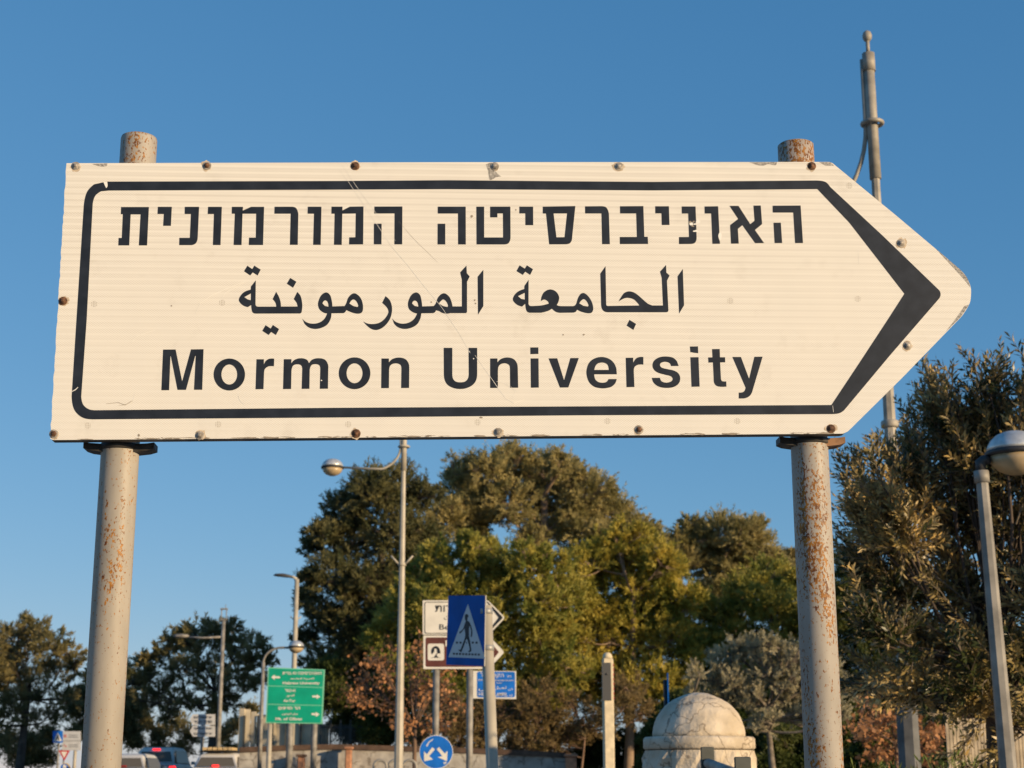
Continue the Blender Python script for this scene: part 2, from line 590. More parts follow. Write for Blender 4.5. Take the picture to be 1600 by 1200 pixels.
# folded stiffening edge behind the face
def inset(loop, k):
    c = sum(loop, Vector((0, 0))) / len(loop)
    return [c + (p - c) * k for p in loop]
fold = [Vector(p) for p in ((106, 256), (1295, 254.5), (1497, 422), (1513, 456), (1500, 493), (1320, 676.5), (1315, 677.6), (700, 682.7), (81, 687.7))]
SF.slab('folded_edge', fold, m_edge, sign, -0.024, -0.0026)

# black frame with its big arrow head
outer = path('166,283.8! 520,282.8! 700,281.6! 850,283! 1020,284.3! 1276,282! 1290,284.5 1297,292! 1380,369! 1466,452! 1469,456 1469.5,462 1467,467! '
             '1390,556! 1319,641! 1312,645.5 1302,647! 900,649! 520,652.4! 144,655.3! 128,652 116,640 112,620! 119.5,500! 131,320! 136,300 147,288!')
inner = path('170,297.8! 520,296.4! 700,295.6! 1020,297.6! 1277,295.5! 1327,348! 1413,459! 1386,501! 1344,565! 1299,632.8! 900,635! 520,637.2! 148,641! '
             '138,639 130,632 127,620! 135.5,500! 145,318! 149,306 158,299!')
SF.fill('border', [outer, inner], m_black, sign, 0.0002, 0.00005)

def heb(ox, *ps): return [path(p, ox, 310, 0.15, poly=q) for p, q in ps]
HEB = []
HEB += heb(175,
    ('95,90 385,90 366,490 280,490 298,167 195,167 180,490 66,490 69,412 102,412 113,165 92,165', True),
    ('478,88 624,88 614,286 533,286 540,163 474,163', True),
    ('758,88! 908,88! 894,395! 888,440 868,472 832,487! 700,487! 702,411! 811,411! 822,163! 757,163!', False),
    ('1001,88 1145,88 1131,486 1051,486 1062,163 997,163', True),
    ('1249,88 1365,88 1362,128 1448,88 1585,88 1574,486 1425,486 1428,409 1498,409 1502,160 1360,160 1350,486 1267,486 1280,160 1247,160', True))
HEB += heb(405,
    ('160,87! 345,87! 385,102 408,160! 402,484! 320,484! 328,160! 158,160!', False),
    ('506,87 649,87 641,484 562,484 571,160 504,160', True),
    ('753,86 868,86 867,126 945,86 1087,84 1083,479 936,480 938,406 1002,405 1006,158 866,160 860,484 779,484 786,160 752,160', True),
    ('1200,85 1492,84 1490,479 1408,479 1410,157 1199,158', True), ('1195,264 1276,264 1274,479 1194,479', True))
HEB += heb(670,
    ('93,86 385,86 386,480 305,480 304,158 93,158', True), ('92,264 172,264 172,480 91,480', True),
    ('495,86! 577,86! 577,407! 774,407! 772,157! 715,157! 715,198! 639,198! 639,86! 850,86! 852,400! 846,440 826,470 790,480! 497,480!', False),
    ('943,86 1087,86 1088,279 1006,279 1005,157 943,157', True),
    ('1187,86! 1527,80! 1494,400! 1488,440 1468,468 1430,478! 1254,479! 1221,158! 1187,158!', False), ('1300,157 1440,157 1414,404 1330,405', True))
HEB += heb(840,
    ('494,83! 670,81! 718,98 743,160! 753,477! 672,477! 665,157! 495,157!', False),
    ('858,82 1102,80 1112,400 1148,400 1151,475 857,476 856,402 1034,402 1027,157 859,157', True),
    ('1225,82 1368,82 1374,277 1293,278 1290,156 1226,156', True))
HEB += heb(1030,
    ('234,84! 379,84! 390,400! 386,438 368,465 335,475! 206,476! 206,403! 310,402! 302,158! 235,158!', False),
    ('472,84 614,82 633,473 554,474 541,158 473,158', True),
    ('732,78 826,78 948,268 993,233 981,75 1058,74 1072,268 997,329 1092,465 999,467 866,280 819,318 829,471 748,472 738,279 822,214', True),
    ('1181,76 1473,74 1498,465 1415,466 1396,148 1182,148', True), ('1190,254 1267,253 1281,465 1202,466', True))
SF.fill('hebrew_word', HEB[:10], m_black, sign, 0.0002, 0.00005)
SF.fill('hebrew_word', HEB[10:], m_black, sign, 0.0002, 0.00005)

def ar(ox, *ps): return [path(p, ox, 405, 0.15, poly=q) for p, q in ps]
ARA = []
ARA += ar(360,
    ('142,126 177,68 228,103 250,67 316,109 284,170 234,138 207,170', True),
    ('265,220! 262,470! 270,488 290,494! 478,494! 470,455 440,416! 477,340! 505,390 522,440 527,493! 700,493! 690,455 660,415! 697,341! 732,385 749,470 745,535! 740,556 728,566! 260,567! 234,556 222,528 217,478! 182,500! 130,480 90,435 97,395 140,345 212,316! 214,285!', False),
    ('146,395! 214,357! 213,427! 178,418!', False),
    ('588,255 624,195 688,235 653,298', True),
    ('332,746 367,687 420,722 443,685 508,728 474,790 425,758 399,790', True),
    ('749,620! 790,655 850,671 920,662 975,626 1008,566! 970,556 928,522 913,475 920,430 950,372 997,346 1036,370 1055,425 1063,492! 1190,488! 1206,460 1232,395 1287,355 1342,385 1373,440 1382,515 1368,556 1325,568 1265,555 1208,530! 1197,550 1180,562! 1053,564! 1045,620 1010,680 950,715 880,727 815,710 772,672!', False),
    ('960,462! 970,440 990,430 1012,445 1023,495! 985,487!', False),
    ('1240,462! 1260,432 1285,420 1315,443 1333,485! 1325,498! 1280,488!', False))
ARA += ar(560,
    ('283,385! 325,425 347,480 350,545 330,620 285,685 232,725 178,738 120,718 50,650! 105,672 165,674 222,660 270,625 305,575 313,545 298,505 247,455!', False),
    ('352,618! 390,652 450,671 520,662 577,626 612,566! 575,556 530,522 516,475 523,430 555,370 602,346 640,370 657,425 665,492! 785,488! 806,460 832,395 887,355 942,385 969,440 981,492! 1078,492! 1078,215! 1060,138! 1126,66! 1130,146! 1160,180! 1132,235! 1132,545! 1127,557 1115,562! 955,562! 920,568 870,558 845,543! 810,532! 798,552 780,562! 655,564! 645,620 610,680 550,715 480,727 415,710 372,672!', False),
    ('560,462! 570,440 590,432 613,447 625,495! 587,487!', False),
    ('838,462! 862,434 886,420 916,443 935,485! 928,498! 882,488!', False),
    ('1302,110 1302,488 1246,578 1242,183', True))
ARA += ar(760,
    ('313,124 346,64 400,98 422,64 486,104 456,164 405,130 380,164', True),
    ('440,215! 439,465! 448,482 468,488! 560,483 605,475 650,462! 640,440 605,421 568,436! 575,390 603,342 660,315 722,335 757,390 752,440 733,478! 760,487 800,489! 880,489! 905,488 920,484! 936,462 956,400 985,360 1018,353 1065,390 1102,455 1113,520 1096,557 1055,563 990,548 945,526! 930,548 905,557! 765,559! 722,548 683,516! 640,540 570,558! 450,558! 424,546 411,515 405,465! 372,494! 320,475 278,430 283,390 325,340 395,310! 396,278!', False),
    ('330,385! 400,350! 400,420! 363,413!', False),
    ('968,460! 988,432 1016,417 1045,440 1065,482! 1058,493! 1010,485!', False))
ARA += ar(900,
    ('308,73! 315,470! 320,482 335,487! 660,482! 640,455 600,418 540,403 500,410 443,440! 470,395 503,352 550,335 605,347 655,382 700,422 748,462 795,482! 906,482! 893,195! 875,130! 938,60! 942,140! 975,170! 948,225! 963,535! 955,548 940,553! 330,553! 293,543 270,515 262,475! 253,150!', False),
    ('527,692 557,632 626,674 598,737', True),
    ('1113,102 1126,480 1074,567 1058,178', True))
SF.fill('arabic_word', ARA[:13], m_black, sign, 0.0002, 0.00005)
SF.fill('arabic_word', ARA[13:], m_black, sign, 0.0002, 0.00005)

def la(ox, *ps): return [path(p, ox, 530, 0.15, poly=q) for p, q in ps]
LAT = []
LAT += la(240,
    ('99,108 230,107 298,440 390,106 521,104 507,527 421,527 439,175 434,175 338,528 249,528 180,178 176,178 162,531 81,532', True),
    ('1072,209! 1149,209! 1149,265! 1168,228 1205,204 1257,203! 1254,282! 1198,284 1162,308 1151,350! 1145,520! 1062,522!', False))
LAT += [ell(789, 368, 164, 167, 240, 530, 0.15), ell(789, 368, 82, 104, 240, 530, 0.15)]
LAT += la(460,
    ('-110,208! -30,208! -32,252! 5,213 70,198 128,213 153,250! 187,212 250,198 318,213 350,262 353,310! 350,516! 265,517! 270,310! 260,273 220,260 178,272 160,320! 157,517! 76,518! 82,310! 70,273 28,262 -14,278 -30,330! -34,519! -118,520!', False),
    ('907,201! 985,201! 985,243! 1022,206 1090,191 1155,207 1190,252 1197,310! 1195,508! 1112,509! 1115,310! 1104,268 1055,252 1002,272 987,325! 985,510! 904,510!', False))
LAT += [ell(627, 355, 165, 166, 460, 530, 0.15), ell(627, 355, 83, 103, 460, 530, 0.15)]
LAT += la(660,
    ('222,90! 312,90! 312,365! 320,412 348,441 395,449 443,441 474,410 483,365! 481,90! 571,90! 571,370! 558,432 520,480 460,510 395,519 328,510 268,480 235,432 224,370!', False),
    ('706,201! 782,200! 782,243! 818,206 885,190 950,207 985,250 994,310! 998,506! 914,506! 912,310! 901,268 855,251 802,272 787,325! 787,508! 706,508!', False),
    ('1124,86 1208,85 1209,154 1125,156', True), ('1127,200 1210,200 1213,504 1130,506', True))
LAT += la(840,
    ('114,200 205,199 276,428 341,197 430,196 320,503 233,504', True),
    ('826,366! 590,366! 600,415 632,445 680,453 718,443 740,415! 825,415! 808,460 770,495 720,509 665,512 590,495 535,445 510,370 512,310 537,245 590,202 665,185 740,202 793,245 821,305!', False),
    ('590,320! 742,320! 730,270 705,250 665,244 625,255 600,285!', False),
    ('918,194! 996,193! 996,246! 1022,205 1055,187 1102,185! 1102,265! 1050,266 1012,288 1002,330! 1009,498! 926,500!', False),
    ('1470,279! 1390,280! 1375,250 1330,236 1285,248 1275,270 1292,295 1350,311 1420,327 1470,360 1486,410 1470,462 1420,497 1345,508 1265,495 1210,455 1190,403! 1275,402! 1292,438 1340,452 1390,440 1407,415 1390,388 1330,371 1250,347 1207,310 1197,265 1217,220 1270,188 1340,180 1410,193 1452,230!', False))
LAT += la(980,
    ('653,76 738,75 740,146 700,142 658,134', True), ('658,188 743,187 755,494 670,496', True),
    ('884,103! 964,102! 967,188! 1020,188! 1021,241! 968,242! 977,415! 985,433 1000,440! 1032,440! 1034,494! 975,496 930,485 906,455 901,410! 893,243! 846,244! 843,190! 888,189!', False),
    ('1095,185! 1185,185! 1270,412! 1325,183! 1411,182! 1300,555! 1277,590 1240,612 1205,618! 1162,618! 1162,556! 1200,553 1222,538 1233,505!', False))
SF.fill('latin_word', LAT[:8], m_black, sign, 0.0002, 0.00005)
SF.fill('latin_word', LAT[8:], m_black, sign, 0.0002, 0.00005)

# wear: the film's own faint marks, peeled film, scratches
marks = []
for cx, cy in ((147, 475), (347, 473), (1141, 470), (1340, 467), (137, 665), (341, 663), (544, 663), (746, 660), (949, 658), (1152, 658), (1327, 290)):
    for k, (dx, h) in enumerate(((-3.6, 3.4), (-1.0, 5.0), (1.4, 5.0), (3.8, 3.4))):
        for q in range(3):
            y0 = cy - h + 2 * h * q / 3
            marks.append(rect(cx + dx - 0.55, y0 + 0.35, cx + dx + 0.55, y0 + 2 * h / 3 - 0.35))
SF.fill('film_marks', marks, m_mark, sign, 0.00012, 0.00003)
def blob(cx, cy, rx, ry, n=18, j=0.35, seed=0):
    q = random.Random(seed)
    return [Vector((cx + rx * math.cos(2 * math.pi * k / n) * q.uniform(1 - j, 1 + j), cy + ry * math.sin(2 * math.pi * k / n) * q.uniform(1 - j, 1 + j))) for k in range(n)]
chips = [path('759,257! 768,253.5! 770,262 776,270 783,276! 775,277 768,281 764,280! 763,268!'),
         path('1171,253.4! 1214,253.2! 1212,258 1200,256.5 1192,259 1180,257!'), path('1280,253.4! 1297,253.2! 1303,259! 1290,259!'),
         path('1462,388.5! 1499,420! 1511,434 1516,449! 1509,440 1494,423!'), path('1514,476! 1502,494.5! 1478,518! 1496,494 1507,478!'),
         path('143,256! 168,255.4! 165,260 152,259!'), path('146,256! 150,262! 160,261! 166,256!')]
for ch in chips[:6]: SF.fill('peeled_film', [ch], m_chip, sign, 0.00012, 0.00004)
def stroke(pts, w):
    pts = [Vector(p) for p in pts]
    A, B = [], []
    for i, p in enumerate(pts):
        d = (pts[min(i + 1, len(pts) - 1)] - pts[max(0, i - 1)]).normalized()
        n = Vector((-d.y, d.x))
        t = 0.42 * w * (0.35 + 0.65 * math.sin(math.pi * (i + 0.35) / (len(pts) - 0.3)))
        A.append(p + n * t * 0.5); B.append(p - n * t * 0.5)
    return A + B[::-1]
light = [stroke([(528, 262), (545, 285), (575, 330), (612, 385), (640, 418), (662, 446), (690, 480), (717, 520), (735, 552)], 1.3),
         stroke([(535, 258), (556, 290), (590, 336), (618, 376)], 1.0), stroke([(742, 555), (760, 580), (778, 606), (790, 622), (803, 630), (820, 624)], 1.6),
         stroke([(305, 492), (313, 474), (330, 462), (352, 452), (382, 440)], 1.6), stroke([(344, 472), (352, 458), (372, 447), (384, 440)], 1.3),
         stroke([(204, 537), (215, 525), (232, 519), (242, 516)], 1.2), stroke([(798, 604), (806, 612), (800, 622)], 1.2), stroke([(776, 596), (788, 598), (797, 605)], 1.4),
         stroke([(1341, 391), (1342, 414)], 1.0), stroke([(372, 618), (375, 626), (381, 632)], 1.2), stroke([(190, 631), (207, 629), (212, 613)], 1.0),
         stroke([(112, 612), (118, 609), (122, 605)], 3.2), path('161.5,284.2! 167.5,284! 168,291 166,294! 164,290!'),
         blob(1080.5, 349.5, 3.6, 3, 12, 0.4, 2), blob(1091, 346.5, 3.2, 3, 12, 0.4, 3), blob(1086, 350, 5, 1.3, 12, 0.5, 4), blob(1087, 361, 4, 1.4, 12, 0.5, 5),
         blob(1125, 369, 2.4, 6, 12, 0.4, 6), blob(740, 560.5, 1.1, 1, 8, 0.3, 7), blob(502.5, 594.5, 1.3, 0.9, 8, 0.3, 8), blob(734, 549.5, 1.5, 1.2, 8, 0.3, 9)]
light += [stroke([(1301, 634), (1302.3, 644)], 1.5)]
SF.fill('scratches', light, m_scratch, sign, 0.00034, 0.00003)
darks = [stroke([(622, 345), (640, 366), (655, 382), (668, 394), (684, 410)], 0.6), stroke([(166, 631), (185, 629), (196, 633), (205, 627)], 1.5), stroke([(184, 634), (198, 632), (207, 626)], 1.3),
         blob(880, 523, 1.4, 1.2, 8, 0.3, 1), blob(912, 523, 1.5, 1.3, 8, 0.3, 2), blob(268, 478, 1.4, 1.2, 8, 0.3, 3), blob(742, 469, 1.2, 1.6, 8, 0.4, 4), blob(743, 474, 1.2, 1.2, 8, 0.4, 5),
         blob(737, 338, 2, 2, 8, 0.4, 6), blob(806, 328, 1.6, 1.2, 8, 0.4, 7), blob(752, 652.5, 3, 1.5, 9, 0.4, 8), blob(217, 680, 2, 2.4, 9, 0.4, 9), blob(674, 472, 1.4, 1, 8, 0.4, 10),
         blob(1078.5, 347, 2.2, 1.6, 9, 0.5, 12), blob(1082.5, 353.5, 2.4, 1.5, 9, 0.5, 13), blob(1084, 346, 1.8, 1.3, 9, 0.5, 14)]
for k in range(46):                                                       # film flaking off along the lower edge
    x = rr.uniform(90, 1300)
    darks.append(blob(x, 687.2 - (x - 79) * 0.0081 - 0.6, rr.uniform(4, 16), rr.uniform(0.6, 1.7), 12, 0.5, k))
SF.fill('dark_scuffs', darks, m_scratch_dark, sign, 0.00042, 0.00003)

for k, (bx, by, rusty) in enumerate(((118.5, 259.5, 0), (323.5, 259, 1), (555, 259.5, 1), (773, 260, 0), (967, 260, 0), (1268.5, 259.5, 1), (1408, 380, 0), (1418, 540, 0),
                                     (1298.5, 670, 1), (998.5, 671.5, 1), (778.5, 675.5, 0), (556.5, 677.5, 1), (312.5, 680.5, 0), (84, 678, 1), (98.5, 470.5, 1))):
    q = random.Random(k + 40)
    c = SF.pt((bx, by), 0.0)
    b = MB()
    b.lathe(c, [(0.0036, 0.002), (0.0036, 0.0046), (0.0030, 0.0051), (0.0, 0.0052)], 12, axis=SF.w)
    b.lathe(c, [(0.0056, 0.0012), (0.0058, 0.0016), (0.0058, 0.0030), (0.0052, 0.0035), (0.0036, 0.0035)], 6, smooth=False, axis=SF.w)
    bo = b.build('bolt', m_bolt if rusty else m_washer, sign)
    w = MB().lathe(c, [(0.0086, 0.0004), (0.0086, 0.0009), (0.0080, 0.0012), (0.005, 0.0012)], 24, axis=SF.w)
    wo = w.build('washer', m_bolt if (rusty and k % 3 == 2) else m_washer, bo)
    hp = blob(bx + q.uniform(-2, 1), by + q.uniform(-1, 2.5), q.uniform(7.2, 10), q.uniform(6.8, 9), 20, 0.22, k + 70)
    hp = [p for p in hp if p.x > 82]
    SF.fill('stain', [hp], m_halo, sign, 0.00012 + 0.000003 * k, 0.00002)

PR = 0.0362
def sign_post(px, py, m, mcap):
    a = SF.pt((px, py), -0.026 - PR)
    p = MB()
    p.lathe((a.x, a.y, 0.10), [(PR, 0.0), (PR, a.z - 0.105), (PR - 0.0012, a.z - 0.10)], 40)
    o = p.build('post', m, sign)
    r = MB()
    r.lathe((a.x, a.y, a.z), [(PR - 0.0012, 0.0), (PR - 0.004, 0.0), (PR - 0.004, -0.05)], 40)
    r.build('post_rim', mcap, o)
    return a, o
pl, po = sign_post(217.5, 216, m_paint_l, m_paint_l)
pr, qo = sign_post(1243, 227, m_paint_r, m_cap_r)
cp = MB().lathe((pr.x, pr.y, SF.pt((1243, 300), -0.03).z), [(PR + 0.0004, 0.0), (PR + 0.0004, pr.z - SF.pt((1243, 300), -0.03).z - 0.0015)], 40)
cp.build('rusted_top', m_cap_r, qo)
def clamp(a, z, m, mlug, l, r):
    """band round the post with two lugs bolted up to the panel's folded edge"""
    b = MB()
    b.lathe((a.x, a.y, z - 0.012), [(PR + 0.0005, 0.008), (PR + 0.003, 0.009), (PR + 0.003, 0.0195), (PR + 0.0005, 0.020)], 36)
    o = b.build('clamp', m, sign)
    for s, ln in ((-1, l), (1, r)):
        e = MB()
        c0 = Vector((a.x, a.y, z)) + SF.w * 0.012
        pts = [c0 + SF.u * s * PR * 0.6, c0 + SF.u * s * (PR + ln * 0.6), c0 + SF.u * s * (PR + ln)]
        V, F = [], []
        for i, p in enumerate(pts):
            h = (0.008, 0.007, 0.006)[i]
            up = (0.006, 0.008, 0.010)[i]
            for dz, dw in ((up, 0.010), (up, -0.030), (up - 2 * h, -0.030), (up - 2 * h, 0.010)):
                V.append(p + Vector((0, 0, dz)) + SF.w * dw)
        for i in range(2):
            for k in range(4):
                F.append((i * 4 + k, i * 4 + (k + 1) % 4, i * 4 + 4 + (k + 1) % 4, i * 4 + 4 + k))
        F += [(3, 2, 1, 0), (8, 9, 10, 11)]
        e.add(V, F)
        e.build('lug', mlug if s > 0 else m, o)
clamp(pl, SF.pt((187, 697), -0.03).z, m_clamp, m_clamp, 0.030, 0.032)
clamp(pr, SF.pt((1262, 688), -0.03).z, m_clamp, m_clamp_r, 0.026, 0.030)

# ------------------------------------------------------------------ street lamps
def lamp_head(parent, c, R):
    """round luminaire: metal cap, black rim, yellowed bowl"""
    cap = MB().lathe(c, [(R, 0.04 * R), (R * 0.97, 0.23 * R), (R * 0.86, 0.45 * R), (R * 0.66, 0.64 * R), (R * 0.4, 0.76 * R), (R * 0.14, 0.81 * R), (0, 0.82 * R)], 32)
    h = cap.build('lamp_cap', m_alu, parent)
    MB().lathe(c, [(R * 0.98, -0.13 * R), (R * 1.05, -0.10 * R), (R * 1.05, 0.05 * R), (R * 0.99, 0.08 * R)], 32).build('lamp_rim', m_rim, h)
    MB().lathe(c, [(0, -0.80 * R), (R * 0.3, -0.77 * R), (R * 0.6, -0.64 * R), (R * 0.83, -0.42 * R), (R * 0.95, -0.14 * R)], 32).build('lamp_bowl', m_bowl, h)
    return h
def ring_lamp(name, label, px_base, px_top, py_ring, py_sleeve_top, D, r0, r1, sleeve, arm, headR, group, m, extra=0.0):
    """tapered pole, sleeve with a ring collar, and a bent arm that runs up beside the sleeve and swings out to a round lamp"""
    top = W(px_top, py_sleeve_top, D)
    x, y, zb = top.x, top.y, base_z(top.x, top.y)
    t = thing(name, label, 'street lamp', (x, y, zb), group)
    zr = W(px_top, py_ring, D).z
    zs = top.z
    zl = zr - (zs - zr) * 0.78
    p = MB()
    p.tube([(x, y, zb), (x, y, zb + 0.35), (x, y, zb + 0.36), (x, y, zl + 0.02)], [r0 * 1.25, r0 * 1.2, r0, r1 * 0.82], 8, smooth=False, twist=0.2)
    pole = p.build('pole', m, t)
    s = MB()
    s.tube([(x, y, zl), (x, y, zs - 0.02)], [r1 * 1.08, r1], 16)
    s.tube([(x, y, zs - 0.17), (x, y, zs)], [r1 * 1.22, r1 * 1.2], 16)
    s.tube([(x, y, zs), (x, y, zs + 0.13)], [r1 * 0.4, r1 * 0.36], 10)
    s.lathe((x, y, zs + 0.17), [(0, -0.055), (r1 * 0.6, -0.045), (r1 * 0.88, -0.02), (r1 * 0.92, 0.005), (r1 * 0.7, 0.035), (r1 * 0.3, 0.05), (0, 0.052)], 16)
    s.build('sleeve', m, t)
    MB().torus((x, y, zr), r1 * 1.85, r1 * 0.42).build('ring_collar', m, t)
    ax, ay, drop, bend = arm
    d = Vector((ax, ay, 0)); L = d.length; d.normalize()
    q = Vector((x, y, 0)) + d * r1 * 1.25
    pts = [q + Vector((0, 0, zs - 0.05)), q + Vector((0, 0, zr + 0.0))]
    for k in range(1, 13):
        a = k / 12 * math.pi / 2
        pts.append(q + d * bend * (1 - math.cos(a)) + Vector((0, 0, zr - (drop - bend * 0.75) * k / 12 - bend * 0.75 * math.sin(a))))
    pts.append(q + d * (L - headR) + Vector((0, 0, pts[-1].z + 0.03)))
    a = MB().tube(pts, r1 * 0.42, 10)
    ao = a.build('arm', m, t)
    e = pts[-1] + d * headR * 0.95
    lamp_head(t, e, headR)
    return t, Vector((x, y, zb)), zr
G_RING = 'tall street lamps with ring collars and bent arms'
ring_lamp('street_lamp', 'tall grey mast with ring collar rising behind the arrow end of the big sign', 1415, 1356.5, 193, 84, 13.0, 0.078, 0.046, 1.0, (-2.3, 0.75, 1.1, 0.75), 0.21, G_RING, m_galv)
lt, lb, lz = ring_lamp('street_lamp', 'tall grey lamp with round globe on a bent arm in front of the big pines', 620, 632, 698, 650, 29.0, 0.088, 0.050, 1.0, (-1.26, 0.0, 0.42, 0.34), 0.20, G_RING, m_pole_grey)
z = W(626, 880, 29.0).z
h = MB()
for s in (-1, 1): h.tube([(lb.x + s * 0.05, lb.y - 0.03, z - 0.03), (lb.x + s * 0.20, lb.y - 0.05, z + 0.13)], 0.018, 8)
h.lathe((lb.x, lb.y, z - 0.05), [(0.072, 0), (0.078, 0.01), (0.078, 0.05), (0.072, 0.06)], 16)
h.build('flag_holder', m_pole_grey, lt)
tall = [o for o in COL.objects if o.name == 'street_lamp'][0]
z = W(1383, 663, 13.0).z
h = MB().lathe((tall.location.x, tall.location.y, z - 0.03), [(0.066, 0), (0.075, 0.01), (0.075, 0.05), (0.066, 0.06)], 16)
h.tube([(tall.location.x + 0.05, tall.location.y, z), (tall.location.x + 0.17, tall.location.y, z + 0.11)], 0.012, 8)
h.build('flag_holder', m_galv, tall)

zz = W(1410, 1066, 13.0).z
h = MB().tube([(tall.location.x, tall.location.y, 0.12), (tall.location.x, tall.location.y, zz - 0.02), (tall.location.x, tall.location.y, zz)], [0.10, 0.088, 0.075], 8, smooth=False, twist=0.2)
h.build('shade_sleeve', m_mast_shade, tall)  # added sleeve, its dark colour stands in for tree shade on the mast

# short lamp at the right edge
D = 8.6
b = W(1575, 1200, D); tp = W(1533, 736, D)
b2 = tp + (b - tp) * ((tp.z - 0.12) / (tp.z - b.z))
t = thing('park_lamp', 'short leaning grey lamp post with fat half globe beside the olive tree', 'street lamp', (b2.x, b2.y, 0.12))
p = MB()
p.tube([b2, b2 + (tp - b2) * 0.1, b2 + (tp - b2) * 0.985], [0.058, 0.057, 0.032], 8, smooth=False, twist=0.35)
p.tube([tp + (b2 - tp) * 0.02, tp], [0.041, 0.041], 16)
p.build('pole', m_galv_dk, t)
n = MB().tube([tp - Vector((0, 0, 0.02)), tp + Vector((0.0, 0, 0.05)), tp + Vector((0.02, 0, 0.06)), tp + Vector((0.05, 0, 0.065))], [0.028, 0.03, 0.03, 0.026], 12)
n.build('elbow', m_rim, t)
lamp_head(t, W(1586, 708, D), 0.152)

# LED lamp and two more behind the green sign
def bent_lamp(name, label, px, D, top_py, r, arm_px, head, ms, extra=None):
    tp = W(px, top_py, D)
    zb = base_z(tp.x, tp.y)
    t = thing(name, label, 'street lamp', (tp.x, tp.y, zb), None)
    MB().tube([(tp.x, tp.y, zb), (tp.x, tp.y, tp.z)], [r * 1.3, r], 12).build('pole', ms, t)
    return t, tp
t, tp = bent_lamp('led_street_lamp', 'slim pole with one flat dark lamp head behind the green sign', 464, 53.0, 905, 0.075, 0, 0, m_pole_grey)
MB().tube([tp, tp + Vector((-0.12, 0, 0.07)), tp + Vector((-0.25, 0, 0.09))], 0.045, 10).build('arm', m_pole_grey, t)
hd = MB()
c = tp + Vector((-0.46, 0, 0.11))
hd.lathe(c, [(0.02, -0.045), (0.24, -0.03), (0.27, 0.0), (0.2, 0.05), (0.06, 0.075), (0, 0.078)], 20)
for i in range(len(hd.v)):
    q = hd.v[i] - c
    hd.v[i] = c + Vector((q.x * 1.25, q.y * 0.6, q.z + (q.x) * -0.12))
hd.build('lamp_head', m_led, t)
q = MB()
z = W(464, 968, 53.0).z
for s in (-1, 1): q.tube([(tp.x, tp.y, z - 0.05), (tp.x + s * 0.18, tp.y, z + 0.1)], 0.018, 6)
q.build('flag_holder', m_pole_grey, t)

t, tp = bent_lamp('curved_street_lamp', 'thin lamp pole with curved arm and round head left of the green sign', 411.5, 50.0, 1035, 0.055, 0, 0, m_galv_dk)
pts = [tp + Vector((0, 0, -0.3))]
for k in range(11):
    a = k / 10 * math.pi / 2
    pts.append(tp + Vector((0.55 * (1 - math.cos(a)), 0, 0.45 * math.sin(a))))
pts.append(tp + Vector((0.78, 0, 0.45)))
MB().tube(pts, 0.035, 8).build('arm', m_galv_dk, t)
lamp_head(t, pts[-1] + Vector((0.22, 0, 0.02)), 0.24)

t, tp = bent_lamp('roadside_lamp', 'far lamp pole with a long level arm over the road in front of a pine', 349.5, 58.5, 968, 0.07, 0, 0, m_galv_dk)
fr = MB()
for s in (-1, 1): fr.tube([tp + Vector((s * 0.09, 0, -0.05)), tp + Vector((s * 0.09, 0, 0.38))], 0.018, 6)
fr.box(tp + Vector((0, 0, 0.38)), (0.26, 0.12, 0.05)); fr.box(tp + Vector((0, 0, 0.0)), (0.24, 0.12, 0.05)); fr.tube([tp + Vector((0.05, 0, 0.38)), tp + Vector((0.05, 0, 0.55))], 0.012, 6)
fr.build('pole_cap', m_galv_dk, t)
a0 = W(346, 995, 58.5); a1 = W(291, 995, 58.5)
MB().tube([Vector((tp.x, tp.y, a0.z)), a0 + (a1 - a0) * 0.5 + Vector((0, 0, -0.04)), a1], 0.04, 8).build('arm', m_galv_dk, t)
c = W(283, 994, 58.5)
hd = MB().lathe(c, [(0.03, -0.07), (0.2, -0.05), (0.26, 0.0), (0.2, 0.06), (0, 0.09)], 16)
for i in range(len(hd.v)):
    q = hd.v[i] - c
    hd.v[i] = c + Vector((q.x * 1.2, q.y * 0.7, q.z))
hd.build('lamp_head', m_galv_dk, t)

# ------------------------------------------------------------------ smaller signs
m_white = mat('white_film', (0.74, 0.70, 0.61), 0.45, var=0.06, scale=6)
m_white_dim = mat('grey_white_film', (0.50, 0.50, 0.50), 0.5, var=0.08, scale=6)
m_blue = mat('blue_film', (0.003, 0.092, 0.37), 0.5, var=0.18, scale=5, spec=0.2)
m_blue2 = mat('bright_blue_film', (0.010, 0.15, 0.58), 0.4, var=0.15, scale=6, spec=0.35)
m_brown = mat('brown_film', (0.12, 0.035, 0.022), 0.45, var=0.2, scale=5)
m_green = mat('green_film', (0.0, 0.34, 0.205), 0.42, var=0.10, scale=2)
m_green_ed = mat('pale_green_film', (0.20, 0.55, 0.36), 0.45)
m_signback = mat('sign_back', (0.30, 0.30, 0.29), 0.5, 0.3)
m_red = mat('red_film', (0.50, 0.03, 0.03), 0.45)
m_pedgrey = mat('faded_white_film', (0.58, 0.59, 0.60), 0.5, var=0.05, scale=8)
m_yellow = mat('yellow_film', (0.6, 0.38, 0.03), 0.5)

def post(parent, px, py_top, D, r, m, n=20, lean=0.0, name='post'):
    tp = W(px, py_top, D)
    zb = base_z(tp.x, tp.y)
    b = Vector((tp.x + lean * (tp.z - zb), tp.y, zb))
    MB().tube([b, tp], r, n).build(name, m, parent)
    return b, tp

